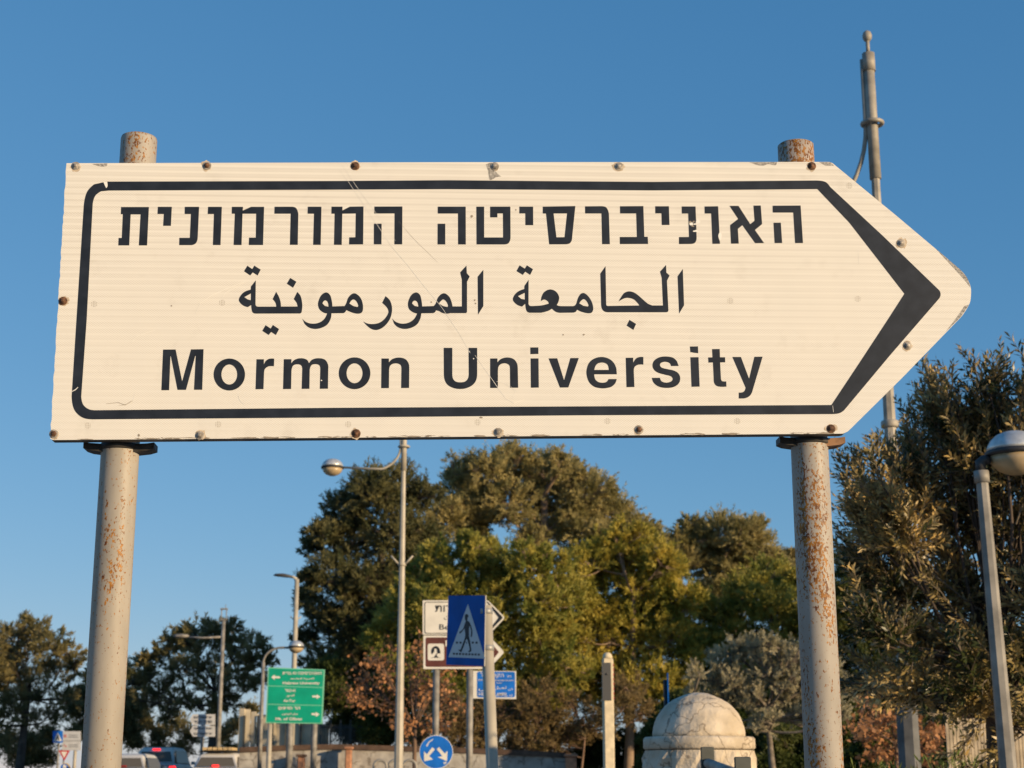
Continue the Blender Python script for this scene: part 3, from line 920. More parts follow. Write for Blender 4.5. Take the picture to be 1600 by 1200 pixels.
# blue pedestrian crossing sign turned away to the left, on its own leaning post
D = 10.4
tp = W(759.3, 946, D); zb = base_z(tp.x, tp.y)
ped = thing('crossing_sign', 'blue pedestrian crossing sign with walking man on a leaning post below the big sign', 'road sign', (tp.x + 0.05, tp.y, zb))
post(ped, 759.3, 946.5, D, 0.0385, m_pole_grey, 28, 0.043)
PF = Frame(726, 985, D + 0.08, math.radians(-44))
PF.slab('plate', [Vector(p) for p in ((700.7, 930.8), (758.2, 930.2), (756.4, 1040.9), (697.1, 1038.6))], m_signback, ped, -0.012, -0.001)
PF.fill('blue_face', [[Vector(p) for p in ((700.7, 930.8), (758.2, 930.2), (756.4, 1040.9), (697.1, 1038.6))]], m_blue, ped, 0.0005)
z7 = lambda s, poly=False: path(s, 650, 930, 0.1, poly=poly)
PF.fill('triangle', [z7('815,135 1085,993 508,968', True)], m_pedgrey, ped, 0.002)
man = [z7('772,345! 768,325 775,303 795,296 815,303 822,322! 829,330! 822,340! 812,345 808,375 803,395! 830,412 850,440 870,500 886,560 880,640! 868,655 862,630! 868,570 850,490! 838,480! 832,560 836,650! 856,760 868,850! 872,870! 850,885 826,893! 822,885! 845,855! 830,770 800,680! 790,690 765,760 722,870! 712,893! 672,862! 676,848! 704,850! 735,760 762,690 775,630! 772,560 765,515! 740,550 692,605! 683,580! 690,570 730,540 755,495! 768,450 778,420 788,400! 775,390 770,370!')]
PF.fill('walking_man', man, m_black, ped, 0.0035)
sq = []
for k, x in enumerate((598, 645, 694, 743, 791, 840, 889, 938, 988)): sq.append(z7(f'{x-14},{900+k*1.6} {x+14},{900+k*1.6} {x+14},{930+k*1.6} {x-14},{930+k*1.6}', True))
for x in (645, 702, 893, 951): sq.append(z7(f'{x-15},726 {x+15},726 {x+15},756 {x-15},756', True))
sq.append(z7('795,728 808,754 782,754', True))
PF.fill('crossing_stripes', sq, m_black, ped, 0.0035)
bk = MB()
for py in (955, 1012):
    z = W(764, py, D).z
    bk.lathe((tp.x + 0.043 * (tp.z - z), tp.y, z - 0.02), [(0.0395, 0), (0.043, 0.002), (0.043, 0.034), (0.0395, 0.036)], 20)
    a = PF.pt((748, py), -0.015)
    bk.tube([Vector((tp.x + 0.02, tp.y, z)), a], 0.014, 6)
bk.build('bracket', m_signback, ped)

# white and brown arrow boards on two posts
D = 21.0
AF = Frame(724, 990, D)
c = W(709, 1195, D)
arr = thing('arrow_boards', 'white arrow board above a brown one with a tree emblem on two grey posts', 'road sign', (c.x, c.y, base_z(c.x, c.y)))
post(arr, 683, 940, D + 0.06, 0.043, m_galv_dk); post(arr, 735, 940, D + 0.06, 0.043, m_galv_dk)
wh = [Vector(p) for p in ((660.5, 938), (761, 938), (764, 939.5), (786.5, 962), (788, 965), (786.5, 968), (766, 989.5), (762, 991.6), (660.5, 991.6))]
br = [Vector(p) for p in ((661.5, 993), (762, 993), (765, 994.5), (785.5, 1016), (787, 1019), (785.5, 1022), (766, 1042.5), (762, 1045.2), (661.5, 1045.2))]
wp = AF.slab('white_board', wh, m_white, arr, -0.02, 0.0)
bp = AF.slab('brown_board', br, m_white, arr, -0.02, 0.0)
z7b = lambda *p: [Vector((650 + 0.1 * x, 930 + 0.1 * y)) for x, y in p]
AF.fill('frame_line', [rrect(663.3, 940.3, 800, 990, 3)[14:28] + [Vector((762, 940.3)), Vector((784.8, 963.5)), Vector((785.2, 965)), Vector((784.8, 966.5)), Vector((762, 989.8))],
                       rrect(664.3, 941.3, 800, 989, 2.6)[14:28] + [Vector((761, 941.3)), Vector((779, 965)), Vector((761, 988.8))]], m_black, wp, 0.003)
T = AF.text
T('hebrew_word', '\u05ea\u05d5\u05e8', (680, 946, 705, 956), m_black, wp, 0.003, 0.004)
T('arabic_word', '\ufe95', (694, 963, 702, 968.5), m_black, wp, 0.003, 0.0)
T('latin_word', 'Be', (686.5, 975.5, 702, 984), m_black, wp, 0.003, 0.004)
AF.fill('brown_field', [rrect(665, 996, 800, 1042, 3)[14:28] + [Vector((761, 996)), Vector((779.5, 1019)), Vector((761, 1042))]], m_brown, bp, 0.002)
AF.fill('emblem_panel', [rrect(668.3, 1005.8, 694, 1032, 3)], m_white, bp, 0.004)
AF.fill('tree_emblem', [z7('240,912! 238,870 258,822 305,795 345,808 368,840 382,895 372,915! 350,908! 340,914 325,925 326,945! 352,972! 275,972! 303,942! 310,925 328,905 335,885! 322,878 330,860! 318,838 296,836 283,850! 290,862 278,880! 290,888! 270,900 255,925!'),
                        path('230,974 378,974 378,979 230,979', 650, 930, 0.1, poly=True)], m_black, bp, 0.006)
AF.fill('lettering_edge', [rect(696, 1000.5, 698.6, 1010)], m_white, bp, 0.004)

# round blue sign with two arrows, clamped to the left post of the arrow boards
RF = Frame(681.5, 1175, D - 0.05)
kc = RF.pt((681.5, 1175))
rs = thing('round_sign', 'round blue sign with two white arrows pointing down, below the brown board', 'road sign', kc)
RF.slab('plate', ell(681.5, 1175, 26.5, 26.5), m_white, rs, -0.006, 0.0)
RF.fill('blue_face', [ell(681.5, 1175, 25.6, 25.6)], m_blue2, rs, 0.002)
z1 = lambda s: path(s, 600, 900, 0.25, poly=True)
for a_ in ('302,1070 318,1084 282,1126 306,1146 251,1158 250,1095 268,1115', '344,1070 330,1082 364,1126 336,1132 394,1158 397,1092 380,1110'): RF.fill('arrow', [z1(a_)], m_white, rs, 0.004)
RF.fill('worn_spots', [z1('262,1060 280,1034 310,1015 300,1030 284,1040 270,1068'), z1('370,1165 388,1160 392,1170 376,1178')], m_pedgrey, rs, 0.0035)

# blue street name plate on a post of its own
D = 24.0
NF = Frame(773, 1070, D)
c = W(736, 1195, D)
st = thing('street_name_sign', 'small bright blue street name plate with white rim behind the crossing sign post', 'street sign', (c.x, c.y, base_z(c.x, c.y)))
post(st, 734.8, 1047, D + 0.05, 0.036, m_galv_dk)
NF.slab('plate', [Vector(p) for p in ((739, 1048.2), (806.6, 1048.6), (806.6, 1092.3), (739, 1091.2))], m_white, st, -0.02, 0.0)
NF.fill('blue_face', [rrect(745.6, 1049.6, 804.8, 1089.6, 3)], m_blue2, st, 0.003)
for nm, body, bx in (('hebrew_word', '\u05e8\u05e7\u05d4', (770.5, 1053, 787, 1060)), ('hebrew_word', "'\u05d7\u05e8", (792, 1054.8, 798.6, 1058.8)), ('hebrew_word', '\u05dc', (751, 1050.2, 755.5, 1057)),
                     ('small_print', 'nnnnnnnnnnnnnnnn', (772, 1062.4, 803, 1064.2)), ('small_print', 'nnnn', (747, 1061.4, 755, 1063.6)), ('small_print', 'nnnnnn', (776, 1066.5, 784, 1068)),
                     ('arabic_word', '\ufedd\ufe92\ufee4\ufedf', (771.5, 1072, 791, 1077.6)), ('arabic_word', '\ufedd', (748, 1071, 756.5, 1080)), ('arabic_word', '\ufeb5', (794, 1075, 801.5, 1079)),
                     ('latin_word', 'LAMPEL', (773.5, 1082.2, 793, 1088)), ('latin_word', 'rd', (796, 1084.4, 800.4, 1088)), ('latin_word', 'HL', (748, 1081.6, 757, 1087))):
    NF.text(nm, body, bx, m_white, st, 0.006, 0.004)

# big green direction board
D = 47.0
GF = Frame(461, 1087, D)
c = W(455, 1195, D)
gr = thing('green_direction_board', 'large green board lettered Hebrew University, At-Tur and Mt. of Olives on thin posts', 'road sign', (c.x, c.y, base_z(c.x, c.y)))
gl = [Vector(p) for p in ((419, 1042.6), (507.6, 1046.2), (503.5, 1131), (415, 1129.6))]
GF.slab('board', gl, m_green_ed, gr, -0.05, 0.0)
def gq(x, y): return (gl[0] * (1 - x) + gl[1] * x) * (1 - y) + (gl[3] * (1 - x) + gl[2] * x) * y
for y0, y1 in ((0.018, 0.325), (0.34, 0.655), (0.67, 0.982)):
    GF.fill('green_panel', [[gq(0.022, y0), gq(0.978, y0), gq(0.978, y1), gq(0.022, y1)]], m_green, gr, 0.006)
def gz(*p): return [Vector((400 + 0.15 * x, 1020 + 0.15 * y)) for x, y in p]
for a_ in [gz((160, 254), (195, 226), (195, 243), (250, 246), (250, 266), (195, 264), (195, 284)), gz((670, 458), (632, 432), (632, 447), (586, 445), (586, 463), (632, 466), (632, 482)),
                   gz((662, 642), (624, 616), (624, 630), (578, 628), (578, 647), (624, 650), (624, 668))]: GF.fill('arrow', [a_], m_white, gr, 0.012)
def gt(nm, body, x0, y0, x1, y1): GF.text(nm, body, (400 + .15 * x0, 1020 + .15 * y0, 400 + .15 * x1, 1020 + .15 * y1), m_white, gr, 0.012, 0.025)
gt('hebrew_line', '\u05d4\u05d0\u05d5\u05e0\u05d9\u05d1\u05e8\u05e1\u05d9\u05d8\u05d4 \u05d4\u05e2\u05d1\u05e8\u05d9\u05ea'[::-1], 275, 198, 685, 228)
gt('arabic_line', '\ufea9\ufecc\ufee3\ufe8e\ufea0\ufedf\ufe8d \ufe94\ufbff\ufeae\ufe92\ufecc\ufedf\ufe8d'[::-1][::-1], 355, 258, 605, 282)
gt('latin_line', 'Hebrew University', 278, 300, 665, 338)
gt('hebrew_line', '\u05d0-\u05d8\u05d5\u05e8'[::-1], 300, 378, 412, 408)
gt('arabic_line', '\ufead\ufeee\ufec4\ufedf\ufe8d', 315, 432, 400, 462)
gt('latin_line', 'At-Tur', 285, 484, 412, 514)
gt('hebrew_line', '\u05d4\u05e8 \u05d4\u05d6\u05d9\u05ea\u05d9\u05dd'[::-1], 235, 562, 460, 592)
gt('arabic_line', '\ufee5\ufeee\ufe98\ufbff\ufeb0\ufedf\ufe8d \ufedd\ufe92\ufe9f', 270, 624, 440, 650)
gt('latin_line', 'Mt. of Olives', 203, 672, 480, 704)
post(gr, 422, 1128, D + 0.1, 0.07, m_pole_grey); post(gr, 456, 1060, D + 0.1, 0.10, m_galv_dk); post(gr, 493.5, 1060, D + 0.1, 0.09, m_galv_dk)

# far arrow boards, left pointing
D = 59.0
FF = Frame(318, 1133, D)
c = W(318, 1195, D)
fa = thing('grey_arrow_boards', 'pair of grey arrow boards pointing left, far off above the silver car', 'road sign', (c.x, c.y, base_z(c.x, c.y)))
post(fa, 317.5, 1120, D + 0.1, 0.06, m_galv_dk)
for y0 in (1116.0, 1134.2):
    bo = FF.slab('board', [Vector(p) for p in ((296.5, y0 + 8), (301.5, y0), (336, y0), (336, y0 + 16.8), (301.5, y0 + 16.8))], m_white_dim, fa, -0.04, 0.0)
    for k, body in enumerate(('\u05d9\u05e8\u05d5\u05e9\u05dc\u05d9\u05dd', '\u05de\u05e8\u05db\u05d6 \u05d4\u05e2\u05d9\u05e8') if y0 < 1120 else ('\u05d4\u05e2\u05d9\u05e8 \u05d4\u05e2\u05ea\u05d9\u05e7\u05d4', '\u05d9\u05e8\u05d5\u05e9\u05dc\u05d9\u05dd')):
        FF.text('hebrew_line', body[::-1], (303, y0 + 2.4 + 7.4 * k, 331, y0 + 6.6 + 7.4 * k), m_black, bo, 0.012, 0.02)

# small signs beside the left post
D = 60.0
LF = Frame(105, 1160, D)
c = W(121, 1195, D)
ls = thing('notice_board', 'pale notice board with red emblems on a post left of the big left pipe', 'road sign', (c.x, c.y, base_z(c.x, c.y)))
post(ls, 119, 1150, D + 0.1, 0.06, m_pole_grey)
LF.slab('board', rect(97, 1142.5, 126, 1172.5), m_white_dim, ls, -0.04, 0.0)
LF.fill('divider', [rect(97, 1157, 126, 1158)], m_signback, ls, 0.004)
for k, y in enumerate((1148, 1163)):
    LF.fill('red_emblem', [rect(100, y, 101.2, y + 4), rect(101.2, y, 104, y + 1.2), rect(102, y + 2.2, 104, y + 4)], m_red, ls, 0.006)
    for q in range(2): LF.text('small_print', 'mnonnm', (107, y + q * 3, 122, y + 1.6 + q * 3), m_signback, ls, 0.006, 0.02)
c = W(90, 1195, D - 0.3)
cs = thing('small_crossing_sign', 'little light blue crossing sign far away left of the notice board', 'road sign', (c.x, c.y, base_z(c.x, c.y)))
LF2 = Frame(90, 1151, D - 0.3)
LF2.slab('plate', rect(82.5, 1142, 98, 1160.5), m_blue2, cs, -0.03, 0.0)
LF2.fill('triangle', [[Vector((90.2, 1144.5)), Vector((97, 1158)), Vector((83.4, 1158))]], m_white, cs, 0.005)
LF2.fill('walking_man', [path('90,1147.5 91.4,1148.5 91.4,1151 93,1156.5 91.6,1156.5 90.4,1153 88,1156.5 86.6,1156.5 89,1151.5', poly=True)], m_black, cs, 0.01)
post(cs, 93, 1146, D - 0.2, 0.035, m_galv_dk)
c = W(100, 1195, D - 1.0)
YF = Frame(100, 1180, D - 1.0)
ys = thing('yield_sign', 'red and white yield triangle standing low under the notice board', 'road sign', (c.x, c.y, base_z(c.x, c.y)))
YF.slab('plate', [Vector(p) for p in ((91.5, 1172.5), (109, 1172.5), (100.3, 1188.5))], m_red, ys, -0.03, 0.0)
YF.fill('white_field', [[Vector(p) for p in ((95.3, 1174.6), (105.2, 1174.6), (100.3, 1184))]], m_white, ys, 0.005)
post(ys, 100.3, 1176, D - 0.93, 0.03, m_galv_dk)
c = W(102, 1197, D - 2.0)
KF = Frame(102, 1198, D - 2.0)
ks = thing('keep_side_sign', 'small round blue and white sign with yellow edge cut off by the picture bottom', 'road sign', (c.x, c.y, base_z(c.x, c.y)))
KF.slab('plate', ell(102, 1200, 7.5, 7.5), m_yellow, ks, -0.03, 0.0)
KF.fill('blue_face', [ell(101, 1200, 6.4, 6.6)], m_blue2, ks, 0.005)
KF.fill('arrow', [path('99,1194.5 104,1196 103,1198 106,1202 103,1204 100,1199.5 98,1200.5', poly=True)], m_white, ks, 0.01)
post(ks, 102, 1200, D - 1.93, 0.03, m_galv_dk)

# thin blue sign seen edge on, behind the stone bollard
D = 20.0
c = W(1041, 1195, D)
bs = thing('edge_on_sign', 'blue sign seen almost edge on, rising behind the stone dome', 'road sign', (c.x, c.y, base_z(c.x, c.y)))
EF = Frame(1043, 1080, D, math.radians(-82))
co = EF.o
MB().box(co + Vector((0.005, 0, 0.0)), (0.016, 0.3, 0.42), math.radians(-4.6)).build('plate', m_blue, bs)
post(bs, 1040, 1062, D - 0.02, 0.028, m_rim)

# ------------------------------------------------------------------ stone bollard
m_stone = mat('weathered_stone', (0.46, 0.385, 0.285), 0.85, color2=(0.65, 0.56, 0.44), scale=7, detail=9, bump=0.7, bscale=18)
def crackle(m, scale=3.2, width=0.012, dark=(0.14, 0.10, 0.065)):
    nt = m.node_tree
    p = nt.nodes['Principled BSDF']
    src = p.inputs['Base Color'].links[0].from_socket
    tc = nt.nodes.new('ShaderNodeTexCoord')
    nz = nt.nodes.new('ShaderNodeTexNoise'); nz.inputs['Scale'].default_value = 5; nz.inputs['Detail'].default_value = 5
    nt.links.new(tc.outputs['Object'], nz.inputs['Vector'])
    mp = nt.nodes.new('ShaderNodeVectorMath'); mp.operation = 'MULTIPLY_ADD'
    nt.links.new(nz.outputs['Color'], mp.inputs[0]); mp.inputs[1].default_value = (0.35, 0.35, 0.35); nt.links.new(tc.outputs['Object'], mp.inputs[2])
    v = nt.nodes.new('ShaderNodeTexVoronoi'); v.feature = 'DISTANCE_TO_EDGE'; v.inputs['Scale'].default_value = scale
    nt.links.new(mp.outputs[0], v.inputs['Vector'])
    mr = nt.nodes.new('ShaderNodeMapRange'); mr.inputs['From Min'].default_value = 0; mr.inputs['From Max'].default_value = width
    mr.inputs['To Min'].default_value = 0.85; mr.inputs['To Max'].default_value = 0
    nt.links.new(v.outputs['Distance'], mr.inputs['Value'])
    n2 = nt.nodes.new('ShaderNodeTexNoise'); n2.inputs['Scale'].default_value = 3.0
    nt.links.new(tc.outputs['Object'], n2.inputs['Vector'])
    m2 = nt.nodes.new('ShaderNodeMapRange'); m2.inputs['From Min'].default_value = 0.42; m2.inputs['From Max'].default_value = 0.5
    nt.links.new(n2.outputs['Fac'], m2.inputs['Value'])
    mu = nt.nodes.new('ShaderNodeMath'); mu.operation = 'MULTIPLY'
    nt.links.new(mr.outputs[0], mu.inputs[0]); nt.links.new(m2.outputs[0], mu.inputs[1])
    mx = nt.nodes.new('ShaderNodeMix'); mx.data_type = 'RGBA'
    nt.links.new(mu.outputs[0], mx.inputs[0]); nt.links.new(src, mx.inputs[6]); mx.inputs[7].default_value = (*dark, 1)
    nt.links.new(mx.outputs[2], p.inputs['Base Color'])
crackle(m_stone, 4.2, 0.022)
D = 9.4
c = W(1092.5, 1170, D)
k = M(D, 1)
bo = thing('stone_bollard', 'cracked pale stone bollard with round dome top', 'bollard', (c.x, c.y, 0.12))
z0 = W(1092.5, 1172, D).z; z1_ = W(1092.5, 1152, D).z; z2 = W(1092.5, 1082, D).z
Rb, Rr, Rd = 84.5 * k, 82.5 * k, 69 * k
h = MB()
prof = [(Rd * math.cos(a), (z2 - z1_) * math.sin(a)) for a in [math.pi / 2 * i / 14 for i in range(15)]]
prof[-1] = (0, z2 - z1_)
h.lathe((c.x, c.y, z1_ - 0.002), prof, 64)
for i, v in enumerate(h.v):
    d_ = v - Vector((c.x, c.y, z1_))
    n_ = math.sin(d_.x * 31 + 2 * math.sin(d_.z * 19)) * math.sin(d_.y * 27 + d_.z * 23) + 0.6 * math.sin(d_.x * 71 + d_.z * 53) * math.sin(d_.y * 67)
    if d_.length > 1e-4: h.v[i] = v + d_.normalized() * (0.0028 * n_ - 0.004 * (abs(math.sin(d_.z * 62)) < 0.10))
h.build('dome', m_stone, bo)
h = MB().lathe((c.x, c.y, z0), [(Rr * 0.96, 0.0), (Rr, 0.012), (Rr, z1_ - z0 - 0.012), (Rr * 0.97, z1_ - z0)], 48)
h.build('rim', m_stone, bo)
h = MB()
V, F = [], []
rg = random.Random(3)
nn, rows = 72, 40
for i in range(rows + 1):
    zz = 0.12 + (z0 - 0.004 - 0.12) * i / rows
    for q in range(nn):
        a = 2 * math.pi * q / nn
        n = 0.012 * math.sin(9 * a + 3 * math.sin(zz * 11)) * math.sin(zz * 23 + 2 * math.cos(5 * a)) + rg.uniform(-0.007, 0.007)
        if i == rows: n = -0.012
        V.append((c.x + (Rb - 0.004 + n) * math.cos(a), c.y + (Rb - 0.004 + n) * math.sin(a), zz))
for i in range(rows):
    for q in range(nn):
        F.append((i * nn + q, i * nn + (q + 1) % nn, (i + 1) * nn + (q + 1) % nn, (i + 1) * nn + q))
F.append(tuple(rows * nn + q for q in range(nn)))
h.add(V, F); h.build('shaft', m_stone, bo)

# steel guard rail in front of it
m_guard = mat('green_grey_steel', (0.065, 0.07, 0.062), 0.6, 0.1, var=0.2, scale=12)
a = W(1105, 1167, 7.6); b = W(1160, 1182.5, 6.4)
gd = thing('guard_rail', 'low dark steel guard rail of flat posts and tube in front of the stone bollard', 'railing', (a.x, a.y, 0.12))
for p_, w_ in ((a, 0.064), (b, 0.066)):
    MB().box((p_.x, p_.y, (p_.z + 0.12) / 2), (w_, 0.012, p_.z - 0.12), 0.1, bev=0.004).build('flat_post', m_guard, gd)
MB().tube([a + Vector((0.0, 0.03, -0.072)), b + Vector((0, 0.03, -0.072))], 0.022, 14).build('rail', m_galv_dk, gd)

# concrete post with a dark plate and red striped flank
m_conc = mat('pale_concrete', (0.64, 0.54, 0.37), 0.8, var=0.12, scale=14, bump=0.2)
m_plate = mat('dark_grey_plate', (0.05, 0.052, 0.055), 0.6)
D = 18.0
k = M(D, 1)
c = W(951.5, 1195, D)
zb = base_z(c.x, c.y)
ps = thing('concrete_post', 'slim pale square post with dark grey plate near its top', 'post', (c.x, c.y, zb))
zt = W(951, 1029, D).z
t_ = W(951, 1090, D)
h = MB().box((c.x, c.y, (zb + zt) / 2), (15 * k, 15 * k, zt - zb), 0.12, bev=0.008)
h.build('shaft', m_conc, ps)
h = MB().lathe((c.x, c.y, zt), [(7.4 * k, 0), (7.3 * k, 2.5 * k), (6 * k, 6.5 * k), (3.4 * k, 8.6 * k), (0, 9 * k)], 20)
h.build('rounded_cap', m_conc, ps)
zp0, zp1 = W(951, 1095, D).z, W(951, 1036, D).z
h = MB().box((c.x - 2.0 * k, c.y - 8.6 * k, (zp0 + zp1) / 2), (13 * k, 0.008, zp1 - zp0), 0.12)
pl_ = h.build('plate', m_plate, ps)
MB().lathe((c.x - 2.0 * k, c.y - 8.9 * k - 0.004, (zp0 + zp1) / 2 + 11 * k), [(1.6 * k, 0), (1.6 * k, 0.006), (0, 0.006)], 12, axis=(0, -1, 0)).build('hole', m_rim, pl_)
for i in range(8):
    zz = zp0 + (zp1 - zp0) * (i + 0.5) / 8
    MB().box((c.x + 8.2 * k, c.y - 2 * k, zz), (0.006, 9 * k, (zp1 - zp0) / 17), 0.12).build('red_stripe', m_red, ps)

# ------------------------------------------------------------------ walls, fences and railings
m_wall = mat('rough_white_stone', (0.30, 0.27, 0.235), 0.9, color2=(0.47, 0.44, 0.39), scale=2.6, detail=8, bump=0.9, bscale=5)
m_cope = mat('brown_coping', (0.10, 0.06, 0.04), 0.85, var=0.3, scale=4, bump=0.4, bscale=6)
m_brick = mat('reddish_stone', (0.42, 0.20, 0.11), 0.85, var=0.3, scale=5, bump=0.5, bscale=9)
m_sand = mat('sandy_stone', (0.50, 0.38, 0.22), 0.9, var=0.25, scale=3, bump=0.5, bscale=6)
crackle(m_wall, 1.5, 0.06, (0.13, 0.11, 0.09))
D = 51.0
a, b = W(375, 1178, D), W(884, 1185, D)
wl = thing('garden_wall', 'rough white stone wall with brown coping under the pines', 'wall', ((a.x + b.x) / 2, a.y, ground_z(a.y)))
seg = [(374, 1176), (440, 1173), (520, 1171), (640, 1174), (760, 1178), (884, 1184)]
h, q = MB(), MB()
for (x0, y0), (x1, y1) in zip(seg[:-1], seg[1:]):
    p0, p1 = W(x0, y0, D), W(x1, y1, D)
    zb = ground_z(D) - 0.2
    V = [(p.x, D + dy, z_) for dy in (0, 0.35) for p, z_ in ((p0, zb), (p1, zb), (p1, p1.z), (p0, p0.z))]
    h.add(V, [(0, 1, 2, 3), (7, 6, 5, 4), (3, 2, 6, 7), (0, 4, 5, 1), (0, 3, 7, 4), (1, 5, 6, 2)])
    V = [(p.x, D + dy, p.z + z_) for dy in (-0.06, 0.41) for p, z_ in ((p0, 0.003), (p1, 0.003), (p1, 0.16), (p0, 0.16))]
    q.add(V, [(0, 1, 2, 3), (7, 6, 5, 4), (3, 2, 6, 7), (0, 4, 5, 1), (0, 3, 7, 4), (1, 5, 6, 2)])
h.build('stone_face', m_wall, wl); q.build('coping', m_cope, wl)
for px, top, wpx in ((545, 1171, 9), (892, 1183, 16), (471, 1183, 10)):
    p0 = W(px, top, D - 0.45)
    k = M(D, 1)
    t = thing('stone_pier', {545: 'small reddish stone pier standing before the white wall beside the railing', 892: 'reddish stone pier ending the white wall at its right', 471: 'squat reddish pier in front of the wall below the green board'}[px], 'pier', (p0.x, p0.y, ground_z(D)))
    zb = ground_z(D)
    MB().box((p0.x, p0.y, (zb + p0.z) / 2), (wpx * k, 0.3, p0.z - zb), bev=0.03).build('shaft', m_brick, t)
    MB().box((p0.x, p0.y, p0.z + 0.043), (wpx * k + 0.08, 0.38, 0.08), bev=0.02).build('cap', m_cope if px == 471 else m_brick, t)

m_pale = mat('pale_sheet_fence', (0.50, 0.43, 0.31), 0.75, var=0.3, scale=1.2)
m_dark_iron = mat('dark_iron', (0.04, 0.045, 0.045), 0.6)
D = 60.0
a = W(372, 1175, D); b = W(505, 1172, D)
pf = thing('sheet_fence', 'tall pale sheet fence of upright panels behind the green board', 'fence', ((a.x + b.x) / 2, D, ground_z(D)))
rg = random.Random(8)
h = MB()
x = a.x
while x < b.x:
    w_ = rg.uniform(0.16, 0.34)
    f_ = (x - a.x) / (b.x - a.x)
    zt = W(440, 1109 + 22 * f_, D).z + rg.uniform(-0.05, 0.05)
    h.box((x + w_ / 2, D + rg.uniform(-0.05, 0.05), (zt + ground_z(D)) / 2), (w_ - (0.0 if rg.random() < 0.75 else 0.05), 0.05, zt - ground_z(D)), rg.uniform(-0.25, 0.25))
    x += w_
h.build('panels', m_pale, pf)
h = MB()
for k_ in range(6):
    x = a.x + (b.x - a.x) * (k_ + 0.4) / 6
    MB().box((x, D - 0.12, (W(440, 1118, D).z + ground_z(D)) / 2), (0.07, 0.07, W(440, 1118, D).z - ground_z(D))).build('stake', m_dark_iron, pf)
D = 59.4
a = W(500, 1172, D); b = W(578, 1172, D)
rf = thing('iron_railing', 'dark iron bar railing with sky behind it right of the green board', 'railing', ((a.x + b.x) / 2, D, ground_z(D)))
h = MB()
zt, zl = W(540, 1131, D).z, W(540, 1167, D).z
for i in range(26):
    x = a.x + (b.x - a.x) * i / 25
    tall_ = i % 5 == 0
    MB().box((x, D, (zt + (0.15 if tall_ else -0.02) + ground_z(D)) / 2), (0.07 if tall_ else 0.03, 0.04, zt + (0.15 if tall_ else -0.02) - ground_z(D))).build('post' if tall_ else 'bar', m_dark_iron, rf)
h = MB()
for z_ in (zt - 0.12, zl + 0.05): MB().box(((a.x + b.x) / 2, D + 0.05, z_), (b.x - a.x, 0.05, 0.06)).build('rail', m_dark_iron, rf)

D = 72.0
for x0, x1, y0, lab in ((896, 938, 1150, 'sunlit sandy stone block seen under the pines left of the pale post'), (968, 1012, 1147, 'sunlit sandy stone block seen between pine trunks by the bollard')):
    a, b = W(x0, y0, D), W(x1, y0 + 2, D)
    t = thing('stone_block_wall', lab, 'wall', ((a.x + b.x) / 2, D, ground_z(D)))
    h = MB()
    for r_ in range(5):
        for c_ in range(4):
            w_ = (b.x - a.x) / 4
            hh = (a.z - ground_z(D)) / 5
            h.box((a.x + w_ * (c_ + 0.5) + (0.1 if r_ % 2 else -0.1), D, ground_z(D) + hh * (r_ + 0.5)), (w_ - 0.02, 0.4, hh - 0.02), bev=0.03)
    h.build('blocks', m_sand, t)

m_slat = mat('weathered_slats', (0.50, 0.40, 0.27), 0.8, var=0.25, scale=6)
D = 15.5
a, b = W(1478, 1110, D), W(1660, 1110, D)
sf = thing('slat_fence', 'pale upright slat fence glimpsed under the olive tree at right', 'fence', ((a.x + b.x) / 2, D, base_z(5, D)))
h = MB()
n_ = 34
for i in range(n_):
    x = a.x + (b.x - a.x) * i / n_
    zt = W(1540, 1116, D).z + rg.uniform(-0.015, 0.015)
    h.box((x, D, (zt + 0.25) / 2), (0.027, 0.02, zt - 0.25), rg.uniform(-0.1, 0.1))
h.build('slats', m_slat, sf)
h = MB()
for py in (1128, 1180): MB().box(((a.x + b.x) / 2, D + 0.04, W(1540, py, D).z), (b.x - a.x, 0.03, 0.06)).build('rail', m_slat, sf)

D = 33.0
a, b = W(583, 1188, D), W(652, 1187, D)
hp = thing('hoop_railing', 'low grey hoop railing at the foot of the tall globe lamp', 'railing', ((a.x + b.x) / 2, D, base_z(-2, D)))
h = MB()
zb = base_z(a.x, D)
for i in range(3):
    x0 = a.x + (b.x - a.x) * i / 3 + 0.02; x1 = a.x + (b.x - a.x) * (i + 1) / 3 - 0.02
    pts = [Vector((x0, D, zb)), Vector((x0, D, a.z - 0.12))]
    for q in range(5):
        an = math.pi / 2 * q / 4
        pts.append(Vector((x0 + 0.12 - 0.12 * math.cos(an), D, a.z - 0.12 + 0.12 * math.sin(an))))
    for q in range(5):
        an = math.pi / 2 * (1 - q / 4)
        pts.append(Vector((x1 - 0.12 + 0.12 * math.cos(an), D, a.z - 0.12 + 0.12 * math.sin(an))))
    pts.append(Vector((x1, D, zb)))
    MB().tube(pts, 0.03, 8).build('hoop', m_galv, hp)

